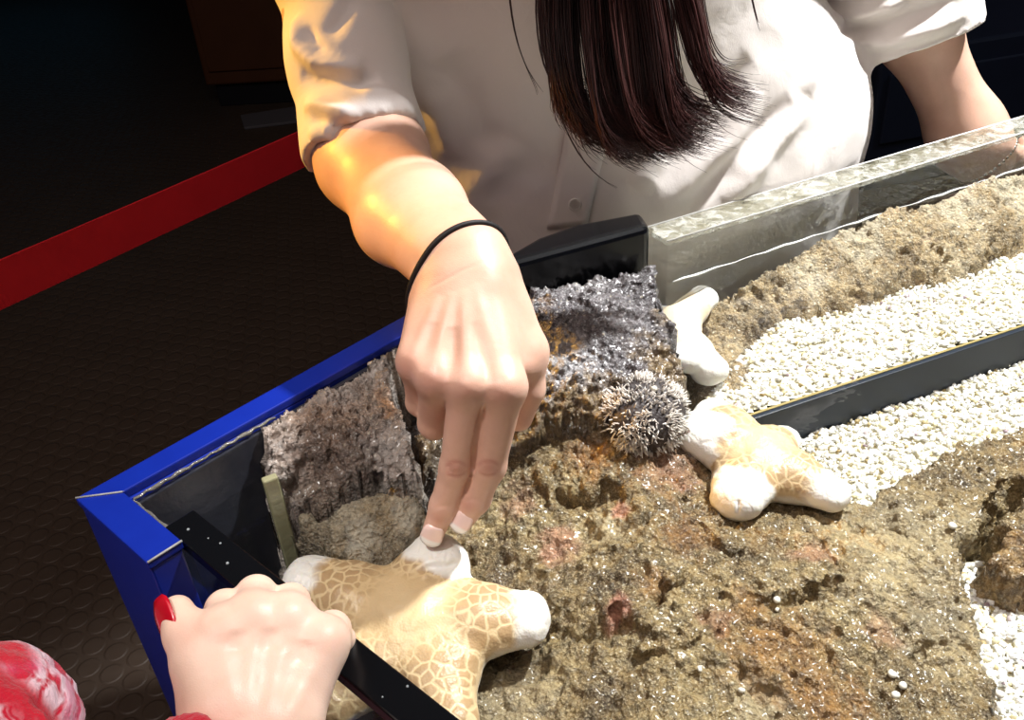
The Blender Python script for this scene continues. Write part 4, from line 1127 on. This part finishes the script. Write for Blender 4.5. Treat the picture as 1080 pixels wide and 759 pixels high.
sll = [Cone(SHL, PX(900, -120, .84), .075, .066), EllCone(PX(900, -120, .84), PX(945, -20, .885), LSD, (.066, .068), (.06, .062)), EllCone(PX(945, -20, .885), PX(980, 90, .92), LSD, (.068, .070), (.062, .062))]
fl = Field(tor + slr + sll, .0034, .02)
ft = fl.union(tor, .06); fr_ = fl.union(slr, .02); fc = fl.union(cuf, .01); fr_ = smin(fr_, fc, .003)
cn = PX(398, 196, .645) - PX(384, 152, .652)
fr_ = fl.cut(fr_, PX(386, 153, .650), cn)
fll = fl.union(sll, .03); ln2 = PX(972, 88, .905) - PX(958, 30, .885); fll = fl.cut(fll, PX(962, 48, .895), ln2)
f = smin(np.minimum(smin(ft, fr_, .006), 9), fll, .012)
V, F = fl.net(f); V = relax(V, F, 1)
S_ = Surf(V, F)
# broad soft undulation of the cloth
S_.V = S_.V + S_.N * (.0035 * fbm(S_.V * np.array([7, 7, 4]) + 3, 2) + .0012 * fbm(S_.V * 24, 2))[:, None]
for pl, wd, h_ in [
    # rolled right sleeve
    ([(312, 20), (318, 50), (334, 66), (360, 72), (384, 76)], .006, 0.0083), ([(318, 78), (345, 82), (372, 86), (400, 84)], .006, -0.0075), ([(322, 112), (338, 112), (352, 118), (376, 122)], .005, 0.0083), ([(330, 126), (350, 130), (376, 126)], .004, -0.0045),
    ([(326, 142), (345, 140), (366, 138), (396, 140)], .005, 0.0075), ([(330, 160), (350, 152), (372, 145), (400, 146)], .0045, 0.0060), ([(335, 152), (360, 147), (385, 146)], .003, -0.0045), ([(345, 40), (360, 20), (372, 0)], .006, -0.0045), ([(324, 30), (336, 50), (344, 62)], .004, -0.0045), ([(380, 95), (410, 100), (440, 120)], .006, 0.0045),
    # rolled left sleeve
    ([(880, 20), (920, 12), (960, 0)], .008, 0.0090), ([(884, 34), (930, 28), (975, 12), (1010, -5)], .007, -0.0090), ([(890, 44), (940, 44), (985, 30), (1020, 12)], .007, 0.0075), ([(915, 58), (960, 54), (1000, 40), (1022, 22)], .005, -0.0045), ([(905, 20), (940, 14), (980, -2)], .005, -0.0060),
    # front: drape, diagonal folds on the right, placket
    ([(760, 150), (800, 185), (740, 235)], .016, .004), ([(855, 110), (810, 160), (765, 215)], .010, .008), ([(835, 105), (795, 150), (745, 205), (720, 232)], .010, -.007), ([(800, 95), (770, 150), (715, 200), (690, 222)], .012, .006), ([(870, 40), (850, 100)], .010, .005), ([(790, 60), (745, 130), (690, 190)], .012, -.005),
    ([(540, 150), (500, 200), (490, 240)], .014, .005), ([(470, 60), (500, 130), (530, 180)], .016, -.004), ([(450, 90), (478, 170)], .010, .003), ([(700, 160), (670, 200)], .012, .004)]:
    S_.ridge(pl, wd, h_)
shirt = mk('shirt', S_.V, F, M['cotton'], woman); shirt['label'] = 'white cotton shirt with rolled sleeves'
ss = shirt.modifiers.new('sub', 'SUBSURF'); ss.levels = 0; ss.render_levels = 1
ST = Surf(S_.V, F)
# button placket down the front
Rl = dense([(664, 10), (649, 110), (635, 168), (627, 200), (619, 236)], 7); Ll = dense([(612, 10), (601, 110), (591, 168), (585, 200), (577, 240)], 7)
V = []; nc = 7; nrow = 0
for k in range(40):
    t_ = k / 39; a_ = Ll[int(t_ * (len(Ll) - 1))]; b_ = Rl[int(t_ * (len(Rl) - 1))]; row = []
    for c_ in range(nc):
        q, n_ = ST.hit(a_[0] + (b_[0] - a_[0]) * c_ / (nc - 1), a_[1] + (b_[1] - a_[1]) * c_ / (nc - 1))
        if q is None: break
        row.append(q + n_ * .0016)
    if len(row) == nc: V += row; nrow += 1
Vg = np.array(V).reshape(nrow, nc, 3)
for _ in range(6): Vg[1:-1] = (Vg[:-2] + 2 * Vg[1:-1] + Vg[2:]) / 4
F_ = [(r0 * nc + c_, r0 * nc + c_ + 1, (r0 + 1) * nc + c_ + 1, (r0 + 1) * nc + c_) for r0 in range(nrow - 1) for c_ in range(nc - 1)]
pl_ = mk('placket', Vg.reshape(-1, 3), F_, M['cotton'], shirt); so = pl_.modifiers.new('thick', 'SOLIDIFY'); so.thickness = .0022; so.offset = 0
M['button'] = simple('shirt_button', (236, 232, 226), .25, .6)
for px_, py_ in ((606, 214), (617, 150), (632, 70)):
    q, n_ = ST.hit(px_, py_)
    if q is None: continue
    q = q + n_ * .0027
    m = MB(); m.tube([q - n_ * .001, q + n_ * .0006, q + n_ * .0014, q + n_ * .0014, q + n_ * .0009], [.0055, .0058, .0052, .0040, .0036], 24)
    bt = m.build('button', M['button'], shirt, smooth=False)
    e1_ = np.cross(n_, (0, 0, 1.0)); e1_ /= np.linalg.norm(e1_); e2_ = np.cross(n_, e1_)
    m = MB(); m.tube([q + n_ * .0011 - e1_ * .0012 - e2_ * .0012, q + n_ * .0015, q + n_ * .0011 + e1_ * .0012 + e2_ * .0012], .0003, 5); m.build('thread', M['cotton'], bt)

# ---- trousers and shoes
hipL, hipR = P0 + SD * .09, P0 - SD * .09
legs = []
for hp, s_g in ((hipL, 1), (hipR, -1)):
    kn = np.array([hp[0] + s_g * .01, hp[1] + .01, .40]); an = np.array([hp[0] + s_g * .015, hp[1] + .03, .09])
    legs += [Cone(hp, kn, .088, .062), Cone(kn, an, .062, .052)]
legs += [EllCone(P0 + np.array([0, 0, .06]), P0 - np.array([0, 0, .03]), SD, (.165, .17), (.105, .11))]
fl = Field(legs, .008, .02); f = fl.union(legs, .03); f = fl.cut(f, (0, 0, .05), (0, 0, -1)); V, F = fl.net(f); mk('trousers', relax(V, F, 1), F, M['denim'], woman)
for hp, s_g in ((hipL, 1), (hipR, -1)):
    c0 = np.array([hp[0] + s_g * .015, hp[1] + .04, .045]); pr = [EllCone(c0, c0 + FD * .15 - np.array([0, 0, .008]), SD, (.040, .043), (.045, .036))]
    fl = Field(pr, .005, .02); f = fl.cut(fl.union(pr, .01), (0, 0, .002), (0, 0, -1)); V, F = fl.net(f); mk('shoe', V, F, M['shoe'], woman)

# ---- hair: a cap on the head and long locks hanging forward
r_ = np.random.default_rng(12)
hb = MB(); tones = []
def lock(pts, r0, tone, n=18, nside=4):
    pts = np.array(pts); k = len(pts) - 1
    out = []
    for i in range(n + 1):
        t_ = i / n; q = pts.copy()
        while len(q) > 1: q = q[:-1] * (1 - t_) + q[1:] * t_
        out.append(q[0])
    n0 = len(hb.v); tt = np.linspace(0, 1, n + 1)
    hb.tube(out, r0 * np.clip(1.15 - tt ** 3, .12, 1), nside, cap=False); tones.extend([tone] * (len(hb.v) - n0))
capV = [(Ell(HP(0, -.012, .028), (.079, .093, .088), Mh))]
fl = Field(capV, .004, .02); f = fl.union(capV, 0)
X, Y, Z = fl.grid((slice(None),) * 3)
f = np.maximum(f, -Ell(HP(0, .085, -.045), (.062, .07, .085), Mh).ev(X, Y, Z).astype(np.float32)); V, F = fl.net(f); capmesh = (relax(V, F, 2), F)
hair = mk('hair', capmesh[0], capmesh[1], M['hair'], woman, attrs={'tone': np.full(len(capmesh[0]), .2)}); hair['label'] = 'long straight dark brown hair'
CL = []
for c_ in range(64):
    x0 = r_.choice([r_.uniform(566, 700), r_.uniform(690, 752)], p=[.86, .14])
    CL.append((x0, r_.uniform(.576, .612), r_.normal() * 9, r_.uniform(22, 62), r_.normal() * 6, r_.uniform(.1, .9)))
for i in range(2400):
    x0, d0, dy, cv, sx, tn = CL[r_.integers(len(CL))]
    yt = np.interp(x0, [560, 585, 610, 640, 690, 720, 757], [78, 122, 134, 138, 130, 104, 62]) + dy + r_.normal() * 7
    x1 = x0 + r_.normal() * 4.5; d1 = d0 + r_.normal() * .0035; cv = cv + r_.normal() * 5
    rt = HP(np.clip((x1 - 650) / 1100, -.08, .08), r_.uniform(-.02, .06), .088); side_ = HP(np.clip((x1 - 650) / 900, -.1, .1), .085, r_.uniform(-.03, .02))
    P = [rt, side_, PX(x1 - 10, -170, d1 - .012), PX(x1 - 6, -60, d1), PX(x1 + sx * .4, 20, d1), PX(x1 + sx, yt * .62, d1), PX(x0 + cv * .10 + sx, yt * .98, d1 + .003), PX(x0 + cv * .55 + r_.normal() * 3, yt + 10, d0 + .006), PX(x0 + cv * 1.25 + r_.normal() * 3, yt + 17 + r_.normal() * 4, d0 + .01)]
    lock(P, r_.uniform(.00035, .00062), np.clip(.15 + .5 * tn * (.4 + .6 * (x0 > 630)) + r_.normal() * .12, 0, 1), n=20, nside=3)
for P2d in ([(522, -90), (524, 0), (540, 60), (562, 78), (568, 100)], [(554, -80), (560, -10), (578, 60), (575, 130), (610, 180), (652, 197)], [(566, -60), (578, 40), (585, 110), (625, 150), (656, 167)], [(572, -60), (584, 50), (592, 118), (622, 145), (650, 158)],
            [(700, -80), (716, -10), (730, 70), (755, 70), (778, 68)], [(705, -80), (724, -20), (726, 60), (750, 78), (770, 80)], [(745, -60), (735, -10), (742, 60), (760, 72), (786, 64)], [(780, -60), (790, -10), (795, 10), (800, 22), (800, 26)], [(640, 60), (660, 120), (664, 140), (668, 150)], [(620, 80), (640, 130), (660, 160), (668, 172)],
            [(322, -120), (318, -40), (318, 0), (322, 30), (330, 52)], [(330, -120), (318, -30), (326, 10), (330, 40), (334, 60)]):
    d0 = .600
    for j in range(3):
        lock([HP(-.03, .02, .085)] + [PX(x + r_.normal() * 1.5, y + r_.normal() * 2, d0 if x > 400 else .625) for x, y in P2d], .0004, .2, n=26)
o = mk('locks', np.array(hb.v), [f_ for f_ in hb.f], M['hair'], hair, attrs={'tone': tones}); o['kind'] = 'stuff'

# ------------------------------------------------------------------ person in the foreground at the lower left
M['skin2'] = skin('foreground_skin', (246, 214, 194), (240, 202, 180), (220, 140, 120))
t = NT('red_pink_knit'); v = t.obj()
mv = t.map(v, (1, 1, 2.6), (.5, .6, .3)); n1_ = t.noise(mv, 52, 3, .5, .6); n2_ = t.noise(mv, 24, 2)
c = t.mix(t.fr(n1_, .42, .53), lin((206, 22, 56)), lin((246, 214, 226)))
c = t.mix(t.math('MULTIPLY', t.fr(n2_, .45, .6), .55), c, lin((226, 92, 140)))
c = t.mix(t.attr('plain'), c, lin((206, 24, 50)))
t.bsdf(Base_Color=c, Roughness=.9, Specular_IOR_Level=.2, Sheen_Weight=.3, Normal=t.bump(t.math('ADD', n1_, t.noise(v, 400)), .6, .002)); M['knit'] = t.m
t = NT('red_nail_polish'); b = t.bsdf(Base_Color=lin((196, 18, 40)), Roughness=.2, Coat_Weight=.5); M['rednail'] = t.m
S0_ = PX(-14, 772, .415)
kid = empty('person', (S0_[0] - .13, S0_[1] - .02, 0)); tag(kid, 'person in a red and pink knit top holding a hand over the tank edge', 'person')
kw = PX(262, 812, .345)
kac = PX(340, 770, .36) - PX(190, 770, .36)
MCk = [(232, 672, .368), (266, 654, .375), (303, 655, .379), (339, 678, .377)]
CPk = [(236, 775, .350), (256, 772, .350), (278, 774, .352), (298, 780, .355)]
pal = [EllCone(PX(*CPk[i]), PX(*MCk[i]), kac, (.0135, .0110), (.0130, .0105)) for i in range(4)] + [EllCone(kw, PX(266, 770, .352), kac, (.0240, .0270), (.017, .016)), Cone(PX(262, 740, .37), PX(282, 690, .392), .014, .013), Cone(PX(222, 745, .362), PX(240, 700, .38), .012, .012)]
FK = [([MCk[0], (238, 643, .396), (250, 650, .418), (258, 668, .424)], [.0104, .0086, .0078, .0066]), ([MCk[1], (270, 628, .404), (280, 636, .427), (284, 654, .434)], [.0106, .0088, .008, .0068]),
      ([MCk[2], (306, 636, .408), (312, 648, .428), (312, 664, .434)], [.0104, .0086, .0078, .0066]), ([MCk[3], (350, 664, .398), (358, 676, .414), (356, 692, .420)], [.0096, .0080, .007, .006])]
TK = ([(232, 742, .352), (208, 698, .362), (196, 668, .370), (187, 645, .375)], [.0125, .0100, .0088, .0072])
ela = PX(150, 960, .30); elb = PX(60, 1090, .31)
fk = [EllCone(kw, ela, kac, (.0235, .029), (.018, .026))]
ap = pal + fk + sum([chain(PJ(p), r) for p, r in FK], []) + chain(PJ(TK[0]), TK[1])
fl = Field(ap, .0014); b0f = fl.union(pal, .007); b0f = fl.union(fk, .012, b0f); t0 = b0f.copy()
for p, r in FK: t0 = np.minimum(t0, smin(b0f, fl.union(chain(PJ(p), r), .004), .009))
t0 = np.minimum(t0, smin(b0f, fl.union(chain(PJ(TK[0]), TK[1]), .004), .010))
V, F = fl.net(t0); V = relax(V, F, 3); S_ = Surf(V, F)
for pl, wd, h_ in [([(248, 760), (240, 715), (234, 680)], .004, .001), ([(262, 755), (265, 705), (267, 664)], .004, .001), ([(280, 760), (292, 710), (302, 664)], .004, .001), ([(296, 765), (320, 722), (336, 690)], .004, .001),
                   ([(252, 690), (250, 665)], .004, -.001), ([(285, 690), (286, 662)], .004, -.001), ([(318, 702), (322, 675)], .004, -.001)]: S_.ridge(pl, wd, h_)
for p in ((232, 670), (266, 652), (303, 654), (338, 678)): S_.bump(p, .009, .0006)
hV, hF = S_.V, F
redk = np.zeros(len(hV))
for x, y in ((232, 664), (266, 645), (303, 648), (340, 672), (196, 668)):
    q = S_.snap(x, y)
    if q is not None: redk = np.maximum(redk, .3 * np.exp(-(np.linalg.norm(hV - q, axis=1) / .009) ** 2))
TC = S0_ + np.array([-.13, -.03, -.05]); HIP = np.array([TC[0], TC[1] - .01, .42]); KH = TC + np.array([-.01, .03, .235])
bp = [EllCone(HIP, TC, (1, 0, 0), (.10, .10), (.08, .075)), Cone(TC, KH - np.array([0, 0, .06]), .05, .035), Ell(KH, (.072, .082, .088)), Ell(KH + np.array([0, .03, -.04]), (.05, .05, .05)),
      Cone(KH + np.array([0, .078, .0]), KH + np.array([0, .088, -.018]), .007, .010), Ell(KH + np.array([0, .076, -.045]), (.018, .008, .006)), Ell(KH + np.array([.072, 0, -.01]), (.01, .016, .024)), Ell(KH + np.array([-.072, 0, -.01]), (.01, .016, .024)),
      Cone(HIP + np.array([.05, 0, 0]), np.array([HIP[0] + .055, HIP[1], .06]), .06, .035), Cone(HIP + np.array([-.05, 0, 0]), np.array([HIP[0] - .055, HIP[1], .06]), .06, .035),
      Cone(S0_, elb, .030, .030), Cone(elb, ela, .030, .028), Cone(TC + np.array([-.11, 0, .02]), TC + np.array([-.16, -.02, -.16]), .034, .028), Cone(TC + np.array([-.16, -.02, -.16]), TC + np.array([-.15, .08, -.26]), .028, .022)]
lhk = TC + np.array([-.15, .08, -.26])
lf2 = [chain([lhk, lhk + np.array([.0, .02, -.05]) + np.array([q_ * .014, 0, 0]), lhk + np.array([.0, .035, -.085 + abs(q_) * .008]) + np.array([q_ * .016, 0, 0])], [.014, .009, .0065]) for q_ in (-1.5, -.5, .5, 1.5)] + [chain([lhk, lhk + np.array([.03, .02, -.03]), lhk + np.array([.036, .03, -.055])], [.014, .010, .007])]
fl = Field(bp + sum(lf2, []), .0055, .02); f = fl.union(bp, .025)
for c in lf2: f = smin(f, fl.union(c, .004), .004)
bV, bF = fl.net(f); bV = relax(bV, bF, 1)
kb = mk('body', np.concatenate([hV, bV]), np.concatenate([hF, bF + len(hV)]), M['skin2'], kid, attrs={'red': np.concatenate([redk, np.zeros(len(bV))])})
P = PJ(TK[0]); o = nail('thumbnail', P[2], P[3], TK[1][3], M['rednail'], kb, wid=.0078, ln=.019, up=np.array([-.75, -.35, .55])); o['label'] = 'red polished thumbnail'
for (p, r) in FK:
    P = PJ(p); n_ = np.cross(np.cross(P[3] - P[2], P[1] - P[2]), P[3] - P[2]); o = nail('fingernail', P[2], P[3], r[3], M['rednail'], kb, up=-n_)
for s_g in (1, -1):
    e_ = mk('eye', eV + KH + np.array([.028 * s_g, .072, .005]), eF, M['eye'], kb); mk('iris', eV * .5 + KH + np.array([.028 * s_g, .0795, .005]), eF, M['hair'], e_)
# knit top
tp = [EllCone(HIP + np.array([0, 0, -.02]), TC, (1, 0, 0), (.125, .12), (.10, .092)), Cone(TC, S0_, .08, .0405), Cone(TC, TC + np.array([-.12, 0, .03]), .08, .045)]
slv = [Cone(S0_, elb, .0405, .040), Cone(elb, PX(225, 838, .335), .040, .034)]
sl2 = [Cone(TC + np.array([-.12, 0, .03]), TC + np.array([-.165, -.02, -.16]), .045, .040), Cone(TC + np.array([-.165, -.02, -.16]), TC + np.array([-.15, .07, -.24]), .040, .034)]
fl = Field(tp + slv + sl2, .0035, .02); f = fl.union(tp, .03)
fs = fl.union(slv, .02); fs = fl.cut(fs, PX(238, 806, .342), kw - ela); f = smin(f, fs, .012); fs = fl.union(sl2, .02); f = smin(f, fl.cut(fs, TC + np.array([-.15, .062, -.235]), (0, .5, -.5)), .012)
f = np.maximum(f, -Cone(TC + np.array([0, .0, .07]), TC + np.array([0, .01, .2]), .052, .07).ev(*fl.grid((slice(None),) * 3)).astype(np.float32))
V, F = fl.net(f); V = relax(V, F, 1); N = vnormals(V, F); V = V + N * (.002 * fbm(V * 26, 3) + .0012 * fbm(V * 150, 2))[:, None]
q = PX(60, 660, .40)
plain = sstep(.012, .004, np.abs((V - PX(238, 806, .342)) @ ((kw - ela) / np.linalg.norm(kw - ela))) )
plain = np.maximum(plain, sstep(.022, .012, np.linalg.norm(V - PX(10, 668, .415), axis=1)))
top = mk('knit_top', V, F, M['knit'], kid, attrs={'plain': plain}); top['label'] = 'red and pink speckled knit top'
tr = [Cone(HIP + np.array([.05, 0, .03]), np.array([HIP[0] + .055, HIP[1], .08]), .075, .046), Cone(HIP + np.array([-.05, 0, .03]), np.array([HIP[0] - .055, HIP[1], .08]), .075, .046)]
fl = Field(tr, .006, .02); f = fl.cut(fl.union(tr, .02), (0, 0, .06), (0, 0, -1)); V, F = fl.net(f); mk('trousers', V, F, M['denim'], kid)
for s_g in (1, -1):
    c0 = np.array([HIP[0] + s_g * .055, HIP[1] - .02, .04]); pr = [EllCone(c0, c0 + np.array([0, .10, -.006]), (1, 0, 0), (.034, .036), (.04, .032))]
    fl = Field(pr, .004, .02); f = fl.cut(fl.union(pr, .01), (0, 0, .002), (0, 0, -1)); V, F = fl.net(f); mk('shoe', V, F, M['shoe'], kid)
cp = [Ell(KH + np.array([0, -.012, .012]), (.078, .086, .088)), Ell(KH + np.array([0, -.05, -.05]), (.07, .05, .08))]
fl = Field(cp, .004, .02); f = fl.union(cp, .02); f = np.maximum(f, -Ell(KH + np.array([0, .085, -.03]), (.062, .06, .075)).ev(*fl.grid((slice(None),) * 3)).astype(np.float32)); V, F = fl.net(f)
o = mk('hair', relax(V, F, 2), F, M['hair'], kid, attrs={'tone': np.full(len(V), .3)}); o['label'] = 'dark brown hair'

# ------------------------------------------------------------------ light
def spot(name, loc, target, energy, col, size, blend, radius):
    l = bpy.data.lights.new(name, 'SPOT'); l.energy = energy; l.color = col; l.spot_size = math.radians(size); l.spot_blend = blend; l.shadow_soft_size = radius
    o = bpy.data.objects.new(name, l); COL.objects.link(o); o.location = loc
    o.rotation_euler = (Vector(target) - Vector(loc)).to_track_quat('-Z', 'Y').to_euler(); return o
spot('tank_spotlight', (1.12, .98, 2.6), (.36, .63, .76), 540, (1.0, .99, .975), 36, .85, .05)
spot('corner_fill', (-.55, -.25, 2.7), (-.16, .42, .76), 125, (1.0, .95, .9), 10.5, .7, .06)  # added fill lamp for the left rock and tank corner
spot('warm_spotlight', (-1.9, 1.1, 1.9), (-.115, .64, .92), 330, (1.0, .50, .07), 9.5, .6, .05)
spot('background_fill', (3.4, 1.6, 3.0), (1.9, 3.3, .1), 45, (.78, .86, 1.0), 60, .8, .08)  # added unseen lamp that brightens the right background
a = bpy.data.lights.new('ambient_fill', 'AREA'); a.energy = 38; a.size = 2.5; a.color = (1, .83, .76)  # added area light, warm fill for the shirt front and floor
o = bpy.data.objects.new('ambient_fill', a); COL.objects.link(o); o.location = (-.6, -.6, 3.0)
wd = bpy.data.worlds.new('world'); SC.world = wd; wd.use_nodes = True
wd.node_tree.nodes['Background'].inputs[0].default_value = (.5, .55, .7, 1); wd.node_tree.nodes['Background'].inputs[1].default_value = .01
SC.view_settings.view_transform = 'Standard'; SC.view_settings.look = 'None'; SC.view_settings.gamma = 1; SC.view_settings.use_curve_mapping = False
SC.view_settings.exposure = 0.0
SC.cycles.max_bounces = 8; SC.cycles.transparent_max_bounces = 16
SC.cycles.use_denoising = True
